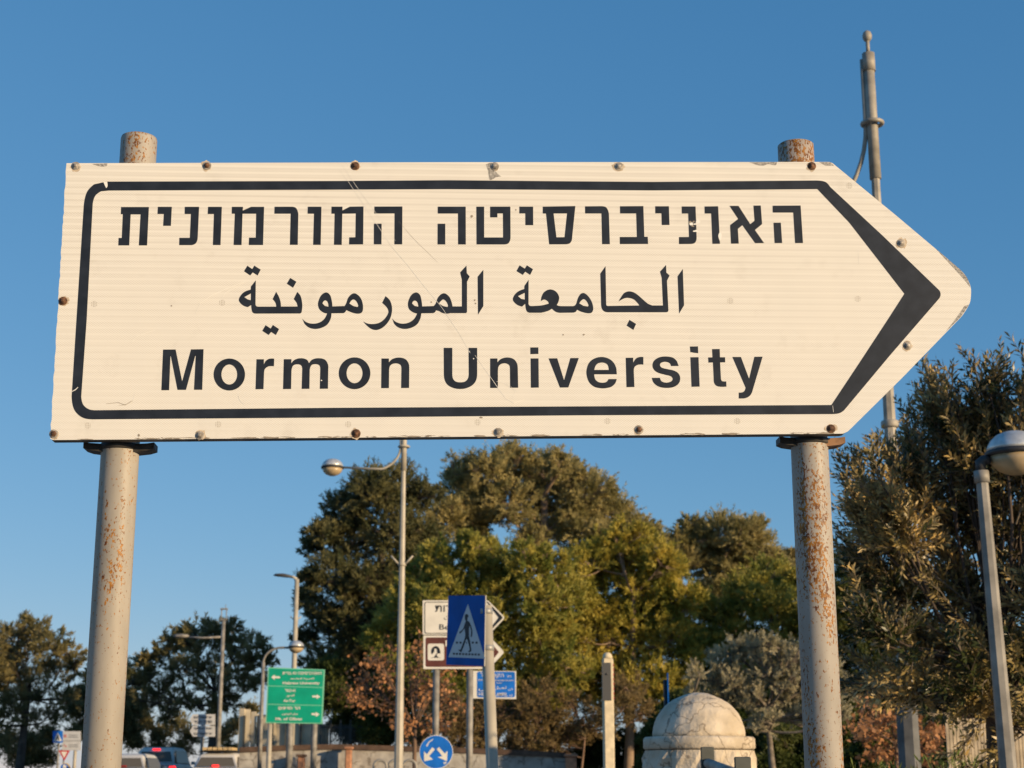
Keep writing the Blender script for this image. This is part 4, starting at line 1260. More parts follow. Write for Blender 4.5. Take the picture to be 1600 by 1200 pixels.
# ------------------------------------------------------------------ cars
m_glass = mat('car_glass', (0.11, 0.10, 0.085), 0.35, spec=0.25)
m_tyre = mat('tyre', (0.02, 0.02, 0.02), 0.85)
m_rimm = mat('wheel_rim', (0.45, 0.45, 0.46), 0.35, 0.7)
m_plateY = mat('number_plate', (0.60, 0.45, 0.05), 0.5)
m_brake = mat('brake_light', (0.5, 0.01, 0.01), 0.3, emit=((1.0, 0.02, 0.02), 2.2))
m_tail = mat('tail_lamp', (0.30, 0.01, 0.01), 0.3)
m_trim = mat('black_trim', (0.02, 0.02, 0.02), 0.6)
m_rackw = mat('rack_load', (0.55, 0.40, 0.20), 0.7, var=0.2, scale=8)
def car(label, px, D, paint, height, width, suv, lit, rack=False, grp='cars stopped on the road'):
    c = W(px, 1190, D)
    zb = ground_z(D) + 0.006
    t = thing('parked_car' if not lit else 'car', label, 'car', (c.x, D, zb), grp)
    L, hw = (4.6 if suv else 4.4), width / 2
    H = height
    belt = 0.92 if not suv else 1.02
    def loft(secs, n=5):
        h = MB(); V, F = [], []
        for (y, w_, z0_, z1q, r) in secs:
            ring = []
            for cx, cz, a0 in ((w_ - r, z1q - r, 0), (-w_ + r, z1q - r, 90), (-w_ + r, z0_ + r, 180), (w_ - r, z0_ + r, 270)):
                for q in range(n + 1):
                    a = math.radians(a0 + 90 * q / n)
                    ring.append((c.x + cx + r * math.cos(a), D + y, zb + cz + r * math.sin(a)))
            V += ring
        m_ = 4 * (n + 1)
        for i in range(len(secs) - 1):
            for q in range(m_):
                F.append((i * m_ + q, i * m_ + (q + 1) % m_, (i + 1) * m_ + (q + 1) % m_, (i + 1) * m_ + q))
        F += [tuple(range(m_)), tuple(range(len(secs) * m_ - 1, (len(secs) - 1) * m_ - 1, -1))]
        return h.add(V, F, True)
    b_ = loft([(0, hw * 0.90, 0.30, belt - 0.06, 0.12), (0.10, hw * 0.97, 0.24, belt, 0.14), (0.8, hw, 0.2, belt + 0.02, 0.13), (L * 0.6, hw, 0.2, belt, 0.13), (L * 0.75, hw * 0.99, 0.2, belt - 0.06, 0.13), (L - 0.15, hw * 0.94, 0.24, belt - 0.2, 0.14), (L, hw * 0.84, 0.32, belt - 0.32, 0.10)])
    body = b_.build('body', paint, t)
    y0 = 0.16 if suv else 0.34
    cab = loft([(y0, hw * 0.88, belt - 0.1, belt + 0.04, 0.05), (y0 + 0.28, hw * 0.76, belt - 0.1, H - 0.10, 0.13), (y0 + 0.62, hw * 0.755, belt - 0.1, H - 0.015, 0.18), (y0 + 1.3, hw * 0.76, belt - 0.1, H, 0.18), (L * 0.55, hw * 0.75, belt - 0.1, H - 0.03, 0.09), (L * 0.62, hw * 0.76, belt - 0.1, H - 0.12, 0.06), (L * 0.75, hw * 0.86, belt - 0.12, belt - 0.02, 0.03)])
    cab.build('cabin', paint, t)
    # rear window lies on the sloping rear face
    p0, p1 = Vector((c.x, D + y0, zb + belt + 0.04)), Vector((c.x, D + y0 + 0.28, zb + H - 0.10))
    up = (p1 - p0); n = Vector((0, -up.z, up.y)).normalized()
    h = MB()
    V = []
    for s, w_, f_ in ((-1, hw * 0.76, 0.10), (1, hw * 0.76, 0.10), (1, hw * 0.62, 0.82), (-1, hw * 0.62, 0.82)):
        V.append(p0 + up * f_ + Vector((s * w_, 0, 0)) + n * 0.012)
    V2 = [v - n * 0.01 for v in V]
    h.add(V + V2, [(0, 1, 2, 3), (7, 6, 5, 4), (0, 4, 5, 1), (1, 5, 6, 2), (2, 6, 7, 3), (3, 7, 4, 0)])
    h.build('rear_window', m_glass, t)
    for s in (-1, 1):
        V = [(c.x + s * (hw * 0.89), D + y0 + 0.35, zb + belt + 0.04), (c.x + s * hw * 0.89, D + L * 0.68, zb + belt + 0.04), (c.x + s * (hw * 0.775), D + L * 0.60, zb + H - 0.14), (c.x + s * (hw * 0.775), D + y0 + 0.55, zb + H - 0.14)]
        V2 = [(x_ - s * 0.10, y_, z_) for x_, y_, z_ in V]
        MB().add(V + V2, [(0, 1, 2, 3), (7, 6, 5, 4), (0, 4, 5, 1), (1, 5, 6, 2), (2, 6, 7, 3), (3, 7, 4, 0)]).build('side_window', m_glass, t)
        MB().box((c.x + s * hw * 0.80, D + 0.045, zb + belt - 0.16), (0.26, 0.12, 0.17), bev=0.03).build('tail_light', m_brake if lit else m_tail, t)
        MB().box((c.x + s * (hw + 0.08), D + L * 0.62, zb + belt + 0.06), (0.18, 0.09, 0.13), bev=0.03).build('mirror', paint, t)
        for y in (0.85, L - 0.9):
            wv = MB().lathe((c.x + s * (hw - 0.19), D + y, zb + 0.31), [(0.19, 0.0), (0.29, 0.01), (0.31, 0.04), (0.31, 0.17), (0.29, 0.2), (0.19, 0.205)], 24, axis=(s, 0, 0))
            wo_ = wv.build('wheel', m_tyre, t)
            MB().lathe((c.x + s * (hw - 0.188), D + y, zb + 0.31), [(0.0, 0.18), (0.05, 0.198), (0.18, 0.19), (0.188, 0.208)], 20, axis=(s, 0, 0)).build('rim', m_rimm, wo_)
    MB().box((c.x, D + (y0 + 0.30 if suv else y0 + 0.02), zb + (H - 0.10 if suv else belt + 0.10)), (0.24, 0.10, 0.05) if not suv else (0.30, 0.14, 0.06), bev=0.015).build('third_brake_light', m_brake if lit else m_tail, t)
    MB().box((c.x, D - 0.004, zb + 0.42), (hw * 1.66, 0.16, 0.22), bev=0.05).build('bumper', m_trim, t)
    MB().box((c.x, D - 0.012, zb + 0.68), (0.5, 0.04, 0.12), bev=0.01).build('number_plate', m_plateY, t)
    if rack:
        h = MB()
        for y in (0.75, 1.5): h.box((c.x, D + y, zb + H + 0.045), (hw * 1.44, 0.05, 0.06))
        ro = h.build('roof_rack', m_trim, t)
        h = MB()
        for i in range(6): h.box((c.x - 0.45 + 0.18 * i, D + 1.1, zb + H + 0.13), (0.15, 1.1, 0.10), bev=0.01)
        h.build('planks', m_rackw, ro)
    return t
m_cw = mat('white_car_paint', (0.62, 0.60, 0.56), 0.3)
m_cs = mat('silver_car_paint', (0.66, 0.64, 0.60), 0.5, 0.0, spec=0.3)
m_cg = mat('grey_car_paint', (0.22, 0.24, 0.27), 0.3, 0.3)
car('white car half hidden behind the left rusty pipe', 189, 56.0, m_cw, 1.46, 1.74, False, False)
car('high silver white car with glowing red brake lights right of the left pipe', 240, 64.0, m_cs, 1.68, 1.82, True, True)
car('silver white car with planks on its roof rack, brake light on', 334, 57.0, m_cs, 1.47, 1.78, False, True, True)

# ------------------------------------------------------------------ ground
m_earth = mat('dry_earth', (0.16, 0.13, 0.085), 0.95, color2=(0.10, 0.095, 0.05), scale=0.5, detail=8, bump=0.4, bscale=3)
m_asph = mat('asphalt', (0.05, 0.05, 0.05), 0.9, var=0.25, scale=3, bump=0.3, bscale=60)
m_pave = mat('paving', (0.30, 0.27, 0.23), 0.9, var=0.2, scale=1.5, bump=0.3, bscale=20)
m_line = mat('road_paint', (0.7, 0.69, 0.65), 0.7, var=0.1, scale=4)
ys_ = [-400, -60, -20, 0, 10, 20, 30, 40, 50, 56, 62, 70, 78, 85, 100, 140, 200, 300, 500, 1200]
def strip(name, x0, x1, y0, y1, dz, m, nx=2):
    yy = sorted(set([y0, y1] + [y for y in ys_ if y0 < y < y1]))
    xx = [x0 + (x1 - x0) * i / nx for i in range(nx + 1)]
    V = [(x, y, ground_z(y) + dz) for y in yy for x in xx]
    n = len(xx)
    F = [(j * n + i, j * n + i + 1, (j + 1) * n + i + 1, (j + 1) * n + i) for j in range(len(yy) - 1) for i in range(nx)]
    o = np_mesh(name, V, F, m)
    return tag(o, kind='structure')
strip('ground', -900, 900, -400, 1200, 0.0, m_earth, 8)
def road_x(y): return -12.5 - max(0.0, y - 48.0) ** 2 * 0.03
def band(name, o0, o1, y0, y1, dz, m, step=2.0):
    yy = [y0 + (y1 - y0) * i / int((y1 - y0) / step) for i in range(int((y1 - y0) / step) + 1)]
    V = []
    for y in yy:
        sl = math.hypot(1.0, 0.06 * max(0.0, y - 48.0))
        for o in (o0, o1): V.append((road_x(y) + o * sl, y, ground_z(y) + dz))
    F = [(2 * i, 2 * i + 1, 2 * i + 3, 2 * i + 2) for i in range(len(yy) - 1)]
    return tag(np_mesh(name, V, F, m), kind='structure')
band('road', -6.4, 6.2, -60, 90, 0.012, m_asph)
for o in (-6.0, 5.7): band('road_marking', o - 0.06, o + 0.06, -60, 90, 0.016, m_line)
for y in range(-58, 88, 6): band('road_marking', -0.06, 0.06, y, y + 2.5, 0.016, m_line, 1.2)
h = MB()
yy = [-8, 0, 10, 20, 30, 44]
for y0, y1 in zip(yy[:-1], yy[1:]):
    V = [(x, y, ground_z(y) + dz) for x in (-6.0, 14.0) for y in (y0, y1) for dz in (-0.1, 0.12)]
    h.add(V, [(1, 3, 7, 5), (0, 4, 6, 2), (0, 2, 3, 1), (4, 5, 7, 6)] + ([(0, 1, 5, 4)] if y0 == -8 else []) + ([(2, 6, 7, 3)] if y1 == 44 else []))
tag(h.build('pavement', m_pave), kind='structure')
h = MB()
for y0, y1 in zip(yy[:-1], yy[1:]):
    V = [(x, y, ground_z(y) + dz) for x in (-6.2, -6.004) for y in (y0, y1) for dz in (-0.1, 0.126)]
    h.add(V, [(1, 3, 7, 5), (0, 4, 6, 2), (0, 2, 3, 1), (4, 5, 7, 6)] + ([(0, 1, 5, 4)] if y0 == -8 else []) + ([(2, 6, 7, 3)] if y1 == 44 else []))
tag(h.build('kerb', m_galv_dk if False else m_conc), kind='structure')

# ------------------------------------------------------------------ trees and bushes
m_bark = mat('pine_bark', (0.20, 0.135, 0.09), 0.9, color2=(0.33, 0.24, 0.165), scale=2.0, detail=6, bump=0.6, bscale=14)
m_bark_dk = mat('dark_bark', (0.075, 0.055, 0.042), 0.9, var=0.4, scale=4, bump=0.5, bscale=14)
m_bark_grey = mat('olive_bark', (0.17, 0.14, 0.105), 0.9, var=0.4, scale=6, bump=0.6, bscale=20)
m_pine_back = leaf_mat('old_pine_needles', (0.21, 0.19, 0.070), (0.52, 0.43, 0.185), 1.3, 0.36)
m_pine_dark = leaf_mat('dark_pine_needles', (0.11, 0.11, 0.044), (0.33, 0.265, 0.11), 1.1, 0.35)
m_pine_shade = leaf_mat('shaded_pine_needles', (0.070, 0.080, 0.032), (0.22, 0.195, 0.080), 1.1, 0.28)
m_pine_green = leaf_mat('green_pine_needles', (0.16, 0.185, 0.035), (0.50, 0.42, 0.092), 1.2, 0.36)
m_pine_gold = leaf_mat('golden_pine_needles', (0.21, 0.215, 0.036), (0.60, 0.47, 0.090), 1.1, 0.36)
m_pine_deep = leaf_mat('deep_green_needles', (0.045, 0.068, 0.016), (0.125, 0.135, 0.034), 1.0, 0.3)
m_silver = leaf_mat('silver_olive_leaves', (0.27, 0.25, 0.15), (0.58, 0.51, 0.33), 2.0, 0.33)
m_olive = leaf_mat('olive_leaves', (0.038, 0.048, 0.014), (0.64, 0.44, 0.165), 1.9, 0.10, back=(0.34, 0.27, 0.14), rough=0.33, lo=0.46, hi=0.66)  # noise ramp puts shadowed gaps and sunlit tan into the leaf colour
m_brush = leaf_mat('dry_brush', (0.13, 0.098, 0.042), (0.31, 0.22, 0.095), 1.6, 0.33)
m_dead = leaf_mat('brown_leaves', (0.26, 0.115, 0.045), (0.50, 0.25, 0.11), 3.0, 0.25)
m_twig = mat('brown_twigs', (0.16, 0.10, 0.065), 0.9, var=0.3, scale=6)
m_fresh = leaf_mat('fresh_sprigs', (0.10, 0.14, 0.03), (0.2, 0.22, 0.05), 4.0)

def unit(rng, n):
    v = rng.normal(size=(n, 3))
    return v / np.linalg.norm(v, axis=1, keepdims=True)

def tufts(P, Dr, rng, L, w, k, spread):
    """a bunch of k thin blades at each point P, fanned about the direction Dr"""
    n = len(P)
    d = Dr[:, None, :] + rng.normal(size=(n, k, 3)) * spread
    d /= np.linalg.norm(d, axis=2, keepdims=True)
    ln = L * rng.uniform(0.6, 1.25, size=(n, k, 1))
    side = np.cross(d, unit(rng, n * k).reshape(n, k, 3))
    side /= np.maximum(1e-6, np.linalg.norm(side, axis=2, keepdims=True))
    b = P[:, None, :] + rng.normal(size=(n, k, 3)) * L * 0.12
    ww = w * rng.uniform(0.6, 1.3, size=(n, k, 1))
    V = np.stack([b - side * ww * 0.35, b + d * ln * 0.55 - side * ww * 0.5, b + d * ln, b + d * ln * 0.55 + side * ww * 0.5], axis=2)
    V = V.reshape(-1, 3)
    F = np.arange(len(V), dtype=np.int32).reshape(-1, 4)
    return V, F

def crown_of(lobes, rng, pads=12, per_pad=90, L=0.20, w=0.045, k=5, pad_r=0.42, flat=0.62, up=0.35, spread=0.55, keep=1.0, fill=0.22, rref=None):
    Vs, Fs, nv = [], [], 0
    padc = []
    for c, r in lobes:
        rf = rref or r
        n = int(np.clip(pads * (r / rf) ** 2 * rng.uniform(0.8, 1.2), 3, 60))
        u = unit(rng, n)
        u[:, 2] = np.where(u[:, 2] < -0.35, -u[:, 2] * 0.5, u[:, 2])
        pc = np.array(c) + u * r * np.array([1, 1, 0.8]) * rng.uniform(0.55, 0.95, size=(n, 1))
        for q in range(n):
            if rng.random() > keep: continue
            pr_ = rf * pad_r * rng.uniform(0.5, 1.5)
            m_ = int(per_pad * (pr_ / (rf * pad_r)) ** 2 * rng.uniform(0.7, 1.2))
            uu = unit(rng, m_)
            rad = rng.uniform(0.1, 1.0, size=(m_, 1)) ** 0.5 * (1 + np.maximum(0, rng.normal(size=(m_, 1))) * 0.24)
            P = pc[q] + uu * rad * pr_ * np.array([1, 1, flat])
            Dr = uu * 0.8 + u[q] * 0.45 + np.array([0, 0, up])
            Dr /= np.linalg.norm(Dr, axis=1, keepdims=True)
            V, F = tufts(P, Dr, rng, L, w, k, spread)
            Vs.append(V); Fs.append(F + nv); nv += len(V)
        padc.append(pc)
        if fill > 0:
            m_ = int(fill * n * per_pad)
            P = np.array(c) + unit(rng, m_) * rng.uniform(0.0, 1.0, size=(m_, 1)) ** 0.4 * r * 1.04
            V, F = tufts(P, unit(rng, m_) * 0.8 + np.array([0, 0, 0.3]), rng, L, w, k, spread)
            Vs.append(V); Fs.append(F + nv); nv += len(V)
    return np.concatenate(Vs), np.concatenate(Fs), padc

def spray_crown(lobes, rng, dens=18, br=(0.35, 0.80), steps=11, k=4, L=0.20, w=0.040, up=0.55, spread=0.5, gap=0.12, inner=0.45, droop=0.0):
    """needled branchlets: stems radiating from each mass of the crown, with blades fanned along them"""
    Vs, Fs, nv, padc = [], [], 0, []
    for c, r in lobes:
        n = int(dens * 4 * math.pi * r * r * 0.55) + 5
        u = unit(rng, n)
        holes = unit(rng, 3)
        kp = np.ones(n, bool)
        for h_ in holes: kp &= (u @ h_) < (1 - gap * rng.uniform(0.5, 1.5))
        u = u[kp]; n = len(u)
        if n == 0: padc.append(np.array([c])); continue
        bl = rng.uniform(br[0], br[1], size=(n, 1)) * np.clip(r / 0.9, 0.45, 1.1)
        s0 = np.array(c) + u * r * np.array([1, 1, 0.85]) * rng.uniform(inner, 0.9, size=(n, 1))
        d = u * 0.8 + np.array([0, 0, up]) + rng.normal(size=(n, 3)) * 0.38
        d /= np.linalg.norm(d, axis=1, keepdims=True)
        t = np.linspace(0.05, 1.0, steps)[None, :, None]
        curve = rng.normal(size=(n, 1, 3)) * 0.18 + np.array([0, 0, -droop])
        P = s0[:, None, :] + d[:, None, :] * bl[:, None, :] * t + curve * bl[:, None, :] * t * t
        D_ = np.repeat(d[:, None, :], steps, axis=1) + curve * t
        P, D_ = P.reshape(-1, 3), D_.reshape(-1, 3)
        D_ /= np.linalg.norm(D_, axis=1, keepdims=True)
        V, F = tufts(P, D_, rng, L, w, k, spread)
        Vs.append(V); Fs.append(F + nv); nv += len(V)
        padc.append(s0[:14])
    return np.concatenate(Vs), np.concatenate(Fs), padc

def limb(mb, a, b, r0, r1, rng, sag=0.12, n=5, seg=5):
    a, b = Vector(a), Vector(b)
    d = b - a
    j = Vector(rng.normal(size=3)) * d.length * 0.07
    mid = a + d * 0.5 + Vector((0, 0, -sag * d.length)) + j
    pts = []
    for i in range(seg + 1):
        t = i / seg
        pts.append(a * (1 - t) ** 2 + mid * 2 * t * (1 - t) + b * t * t)
    mb.tube(pts, [r0 + (r1 - r0) * i / seg for i in range(seg + 1)], n, cap=False)
    return pts

def tree(name, label, base_px, D, lobes_px, leaf, bark, seed, trunk_r=0.22, depth=1.6, twin=True, group=None, twigs=2, cat='tree', top=None, split=0, spray=None, **kw):
    ymin = min(p[1] - p[2] for p in lobes_px) + 6
    rng = np.random.default_rng(seed)
    b = W(base_px[0], 1190, D)
    zb = ground_z(D) if D > 44 else base_z(b.x, D)
    t = thing(name, label, cat, (b.x, D, zb), group)
    lobes = []
    for px, py, rp in lobes_px:
        d = D + rng.uniform(-depth, depth) * 0.6
        c = W(px, py, d)
        r = M(d, rp) * 1.0
        if c.z < zb + 0.3 * r: continue
        lobes.append((np.array(c), r * (0.82 if split else 1.0)))
        for _ in range(split):                      # smaller, broken masses round each main one
            o_ = unit(rng, 1)[0] * r * rng.uniform(0.65, 1.0) * np.array([1, 1, 0.85])
            if py - 0.5 * rp < ymin and o_[2] > 0.35 * r: o_[2] *= 0.5
            lobes.append((np.array(c) + o_, r * rng.uniform(0.22, 0.48)))
        if twin:
            d2 = d + depth * rng.uniform(0.8, 1.4)
            c2 = W(px + rng.uniform(-0.5, 0.5) * rp, py + rng.uniform(0.0, 0.45) * rp, d2)
            lobes.append((np.array(c2), r * rng.uniform(0.75, 0.95)))
    if split: kw.setdefault('rref', M(D, 36))
    V, F, padc = spray_crown(lobes, rng, **spray) if spray else crown_of(lobes, rng, **kw)
    np_mesh('crown', V, F, leaf, t)
    mb = MB()
    cen = Vector(np.mean([c for c, r in lobes], axis=0))
    topz = max(c[2] for c, r in lobes)
    root = Vector((b.x, D, zb - 0.1))
    tp = Vector((cen.x, cen.y, zb + (topz - zb) * 0.62)) if top is None else W(top[0], top[1], D)
    pts = limb(mb, root, tp, trunk_r, trunk_r * 0.5, rng, 0.0, 10, 8)
    nodes = [(p, trunk_r * (0.8 - 0.035 * i)) for i, p in enumerate(pts)][3:]
    todo = list(range(len(lobes)))
    while todo:                                     # each lobe grows from the nearest wood already there
        best = None
        for li in todo:
            c = Vector(lobes[li][0])
            for ni, (p, r_) in enumerate(nodes):
                up = c.z - p.z
                cost = (c - p).length + (0.8 * -up if up < 0 else 0.0) + 0.25 / max(r_, 0.01) * 0.05
                if best is None or cost < best[0]: best = (cost, li, ni)
        _, li, ni = best
        todo.remove(li)
        p, r_ = nodes[ni]
        c = Vector(lobes[li][0])
        q = limb(mb, p, c, max(0.03, r_ * 0.62), max(0.016, r_ * 0.34), rng, 0.10, 6, 5)
        nodes += [(q[3], r_ * 0.48), (q[5], r_ * 0.36)]
        for pp in padc[li][:max(1, int(len(padc[li]) * twigs / 4))]:
            limb(mb, q[rng.integers(2, 6)], pp, max(0.012, r_ * 0.2), 0.008, rng, 0.03, 4, 3)
    mb.build('trunk', bark, t)
    return t

G_PINE = 'pines on the slope behind the wall'
pine = dict(split=4, spray=dict(dens=17, L=0.20, w=0.042))
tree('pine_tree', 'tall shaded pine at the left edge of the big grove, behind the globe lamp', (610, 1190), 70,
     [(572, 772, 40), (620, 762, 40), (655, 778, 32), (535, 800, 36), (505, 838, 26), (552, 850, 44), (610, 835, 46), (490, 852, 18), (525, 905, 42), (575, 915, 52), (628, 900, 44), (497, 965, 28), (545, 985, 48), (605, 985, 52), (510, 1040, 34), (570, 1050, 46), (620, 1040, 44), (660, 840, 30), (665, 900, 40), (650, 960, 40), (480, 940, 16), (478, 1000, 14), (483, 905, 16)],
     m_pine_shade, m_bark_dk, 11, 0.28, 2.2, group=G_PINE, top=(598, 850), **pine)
tree('pine_tree', 'tallest broad pine with pale crooked limbs showing, crowning the grove', (780, 1190), 78,
     [(760, 738, 40), (800, 728, 38), (715, 768, 36), (845, 742, 40), (888, 752, 34), (690, 812, 36), (745, 800, 46), (800, 790, 44), (858, 800, 44), (915, 775, 40), (950, 802, 36), (985, 830, 30), (905, 832, 44), (1012, 842, 24), (725, 738, 28), (668, 845, 26), (830, 845, 26), (950, 850, 36), (880, 730, 26), (740, 836, 24)],
     m_pine_back, m_bark, 12, 0.34, 2.6, group=G_PINE, top=(850, 775), **dict(pine, twigs=4))
tree('pine_tree', 'olive brown pine standing at the right end of the grove', (1150, 1190), 80,
     [(1085, 838, 30), (1130, 832, 34), (1165, 836, 32), (1190, 858, 28), (1055, 850, 26), (1110, 875, 40), (1165, 885, 40), (1205, 890, 26), (1135, 920, 44), (1228, 905, 20), (1070, 880, 30), (1180, 820, 14)],
     m_pine_back, m_bark, 13, 0.26, 2.4, group=G_PINE, **dict(pine, twigs=3))
tree('pine_tree', 'tiny distant pine top peeping out just left of the right rusty pipe', (1231, 1190), 105,
     [(1231, 872, 12), (1238, 885, 14), (1224, 888, 12), (1230, 910, 18)], m_pine_dark, m_bark_dk, 14, 0.16, 1.2, group=G_PINE, pads=10, per_pad=60, L=0.3, w=0.09, k=5)
tree('pine_tree', 'round golden green young pine, brightest of the grove, in its middle', (980, 1190), 62,
     [(955, 858, 32), (995, 858, 34), (920, 882, 34), (1035, 885, 34), (895, 925, 36), (962, 915, 52), (1020, 925, 46), (1062, 940, 36), (930, 985, 48), (990, 990, 56), (1050, 1000, 46), (1080, 1030, 30), (885, 1005, 36), (950, 1060, 50), (1015, 1070, 50), (900, 1080, 36), (1065, 1080, 36), (975, 840, 24)],
     m_pine_gold, m_bark, 15, 0.20, 2.4, group=G_PINE, top=(990, 930), **dict(pine, twigs=4))
tree('pine_tree', 'wide low fresh green pine behind the arrow boards', (760, 1190), 58.5,
     [(690, 880, 32), (735, 868, 28), (770, 880, 34), (822, 885, 34), (865, 890, 28), (655, 912, 34), (715, 925, 44), (785, 930, 46), (845, 945, 40), (680, 970, 42), (750, 985, 48), (815, 1000, 48), (870, 985, 30), (630, 955, 32), (785, 1055, 44), (715, 1050, 42), (850, 1065, 42), (880, 930, 34), (890, 1040, 34), (735, 848, 12), (700, 1100, 40), (770, 1110, 40), (840, 1120, 40), (605, 1000, 34), (640, 1045, 36)],
     m_pine_green, m_bark, 16, 0.22, 2.4, group=G_PINE, **pine)
tree('pine_tree', 'dense green pine just left of the right rusty pipe', (1190, 1190), 63,
     [(1200, 902, 32), (1240, 915, 30), (1160, 930, 32), (1125, 962, 32), (1205, 960, 44), (1255, 972, 36), (1150, 1005, 38), (1110, 1010, 24), (1230, 1030, 40), (1180, 1060, 36), (1105, 1060, 26), (1290, 960, 36), (1090, 1000, 24), (1110, 1100, 34), (1200, 1110, 40), (1270, 1090, 40), (1080, 1120, 26)],
     m_pine_green, m_bark_dk, 17, 0.2, 2.0, group=G_PINE, **pine)
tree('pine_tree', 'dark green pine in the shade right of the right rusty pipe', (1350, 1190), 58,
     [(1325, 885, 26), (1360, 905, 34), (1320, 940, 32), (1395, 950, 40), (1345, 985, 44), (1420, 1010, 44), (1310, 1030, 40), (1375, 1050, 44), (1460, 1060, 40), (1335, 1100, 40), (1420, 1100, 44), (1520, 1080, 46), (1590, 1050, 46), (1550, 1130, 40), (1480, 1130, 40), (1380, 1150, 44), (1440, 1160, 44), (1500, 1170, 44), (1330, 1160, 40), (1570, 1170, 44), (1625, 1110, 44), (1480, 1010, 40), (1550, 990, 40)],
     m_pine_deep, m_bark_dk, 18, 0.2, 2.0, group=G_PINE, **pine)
# the left side, thin pines with the sky showing through
G_LEFT = 'pines beyond the road at left'
thin = dict(split=3, spray=dict(dens=10, L=0.20, w=0.042, gap=0.30, br=(0.4, 0.9)))
tree('pine_tree', 'dark pine at the left edge of the picture, brown tinged at its left', (30, 1190), 74,
     [(28, 990, 26), (60, 985, 24), (80, 1010, 26), (0, 1005, 28), (108, 1022, 20), (45, 1030, 34), (95, 1050, 26), (10, 1060, 34), (60, 1080, 32), (-25, 1040, 36), (118, 1040, 12), (25, 1110, 30), (70, 1125, 26), (-15, 1120, 34), (105, 1090, 18)],
     m_pine_dark, m_bark_dk, 21, 0.24, 2.2, group=G_LEFT, **thin)
tree('pine_tree', 'spreading pine behind the far lamp pole, between the left pipe and green board', (322, 1190), 66,
     [(318, 986, 20), (295, 1000, 24), (350, 995, 22), (268, 1004, 14), (380, 1012, 22), (255, 1025, 18), (318, 1025, 32), (362, 1035, 28), (235, 1058, 20), (280, 1055, 28), (405, 1010, 14), (398, 1038, 18), (425, 1030, 12), (420, 1060, 14), (215, 1045, 18), (232, 1030, 14), (340, 1070, 28), (255, 1085, 20), (385, 1070, 14), (205, 1065, 16), (285, 1095, 20), (230, 1095, 16), (330, 1105, 16), (360, 1100, 14), (260, 1118, 14)],
     m_pine_dark, m_bark_dk, 22, 0.22, 2.2, group=G_LEFT, top=(335, 1080), **dict(thin, twigs=3))
tree('pine_tree', 'ragged half bare pine just left of the left pipe', (158, 1190), 82,
     [(150, 1060, 14), (185, 1050, 16), (130, 1085, 14), (170, 1090, 16), (200, 1090, 16), (120, 1110, 14), (155, 1120, 16), (195, 1125, 14), (210, 1110, 14), (205, 1145, 13), (130, 1140, 13)],
     m_pine_dark, m_bark_dk, 23, 0.14, 2.0, group=G_LEFT, pads=10, per_pad=20, L=0.28, w=0.055, k=4, pad_r=0.6, flat=0.9, fill=0.4)
tree('roadside_bush', 'low ragged bushes with sky between their leaves beside the car roofs', (250, 1190), 84,
     [(225, 1130, 12), (250, 1150, 13), (275, 1135, 14), (300, 1150, 12), (245, 1175, 14), (285, 1172, 14), (345, 1150, 12), (370, 1135, 12), (390, 1110, 10), (210, 1160, 11), (355, 1172, 12), (400, 1150, 10)],
     m_pine_dark, m_bark_dk, 24, 0.07, 1.2, cat='bush', pads=10, per_pad=11, L=0.26, w=0.055, k=4, pad_r=0.7, flat=0.9, fill=0.4)
tree('roadside_bush', 'dark ragged bush under the edge pine beside the small signs', (40, 1190), 80,
     [(10, 1160, 18), (45, 1165, 18), (75, 1150, 14), (25, 1185, 18), (65, 1185, 16), (120, 1150, 10)],
     m_pine_dark, m_bark_dk, 25, 0.07, 1.2, cat='bush', pads=10, per_pad=18, L=0.26, w=0.055, k=4, pad_r=0.7, flat=0.9, fill=0.4)
# olive-like silver bush, undergrowth
tree('silver_olive_tree', 'rounded silvery olive tree behind the stone bollard', (1215, 1190), 40,
     [(1125, 1030, 22), (1165, 1018, 24), (1195, 1008, 22), (1235, 1025, 28), (1275, 1035, 30), (1145, 1060, 30), (1195, 1050, 34), (1245, 1070, 34), (1290, 1075, 28), (1115, 1060, 18), (1170, 1095, 28), (1225, 1105, 26), (1300, 1045, 20), (1130, 1095, 18), (1090, 1085, 18), (1105, 1120, 22), (1300, 1110, 26), (1265, 1125, 26), (1195, 1130, 24), (1318, 1080, 22), (1085, 1055, 12)],
     m_silver, m_bark_grey, 31, 0.10, 0.9, twigs=3, split=4, spray=dict(dens=60, br=(0.22, 0.50), steps=9, L=0.080, w=0.022, up=0.9, spread=0.45, gap=0.2))
G_BRUSH = 'brown undergrowth below the pines'
tree('undergrowth_shrub', 'brown dusty shrub mass under the arrow boards', (800, 1190), 55,
     [(700, 1130, 30), (745, 1120, 30), (790, 1110, 34), (835, 1120, 34), (720, 1165, 26), (775, 1158, 30), (825, 1162, 28), (665, 1150, 26), (690, 1090, 26)], m_brush, m_twig, 32, 0.06, 1.4, cat='shrub', group=G_BRUSH, twigs=4, split=3, spray=dict(dens=14, L=0.17, w=0.035, up=0.7, spread=0.8, gap=0.25, br=(0.3, 0.8)))
tree('undergrowth_shrub', 'brown twiggy shrub mass between the pale post and the arrow boards', (900, 1190), 56,
     [(870, 1110, 32), (910, 1120, 32), (885, 1150, 26), (930, 1140, 26), (860, 1160, 26), (960, 1120, 30), (1000, 1115, 26), (985, 1080, 28), (845, 1085, 26)], m_brush, m_twig, 33, 0.06, 1.4, cat='shrub', group=G_BRUSH, twigs=4, split=3, spray=dict(dens=9, L=0.17, w=0.032, up=0.7, spread=0.8, gap=0.3, br=(0.3, 0.9)))
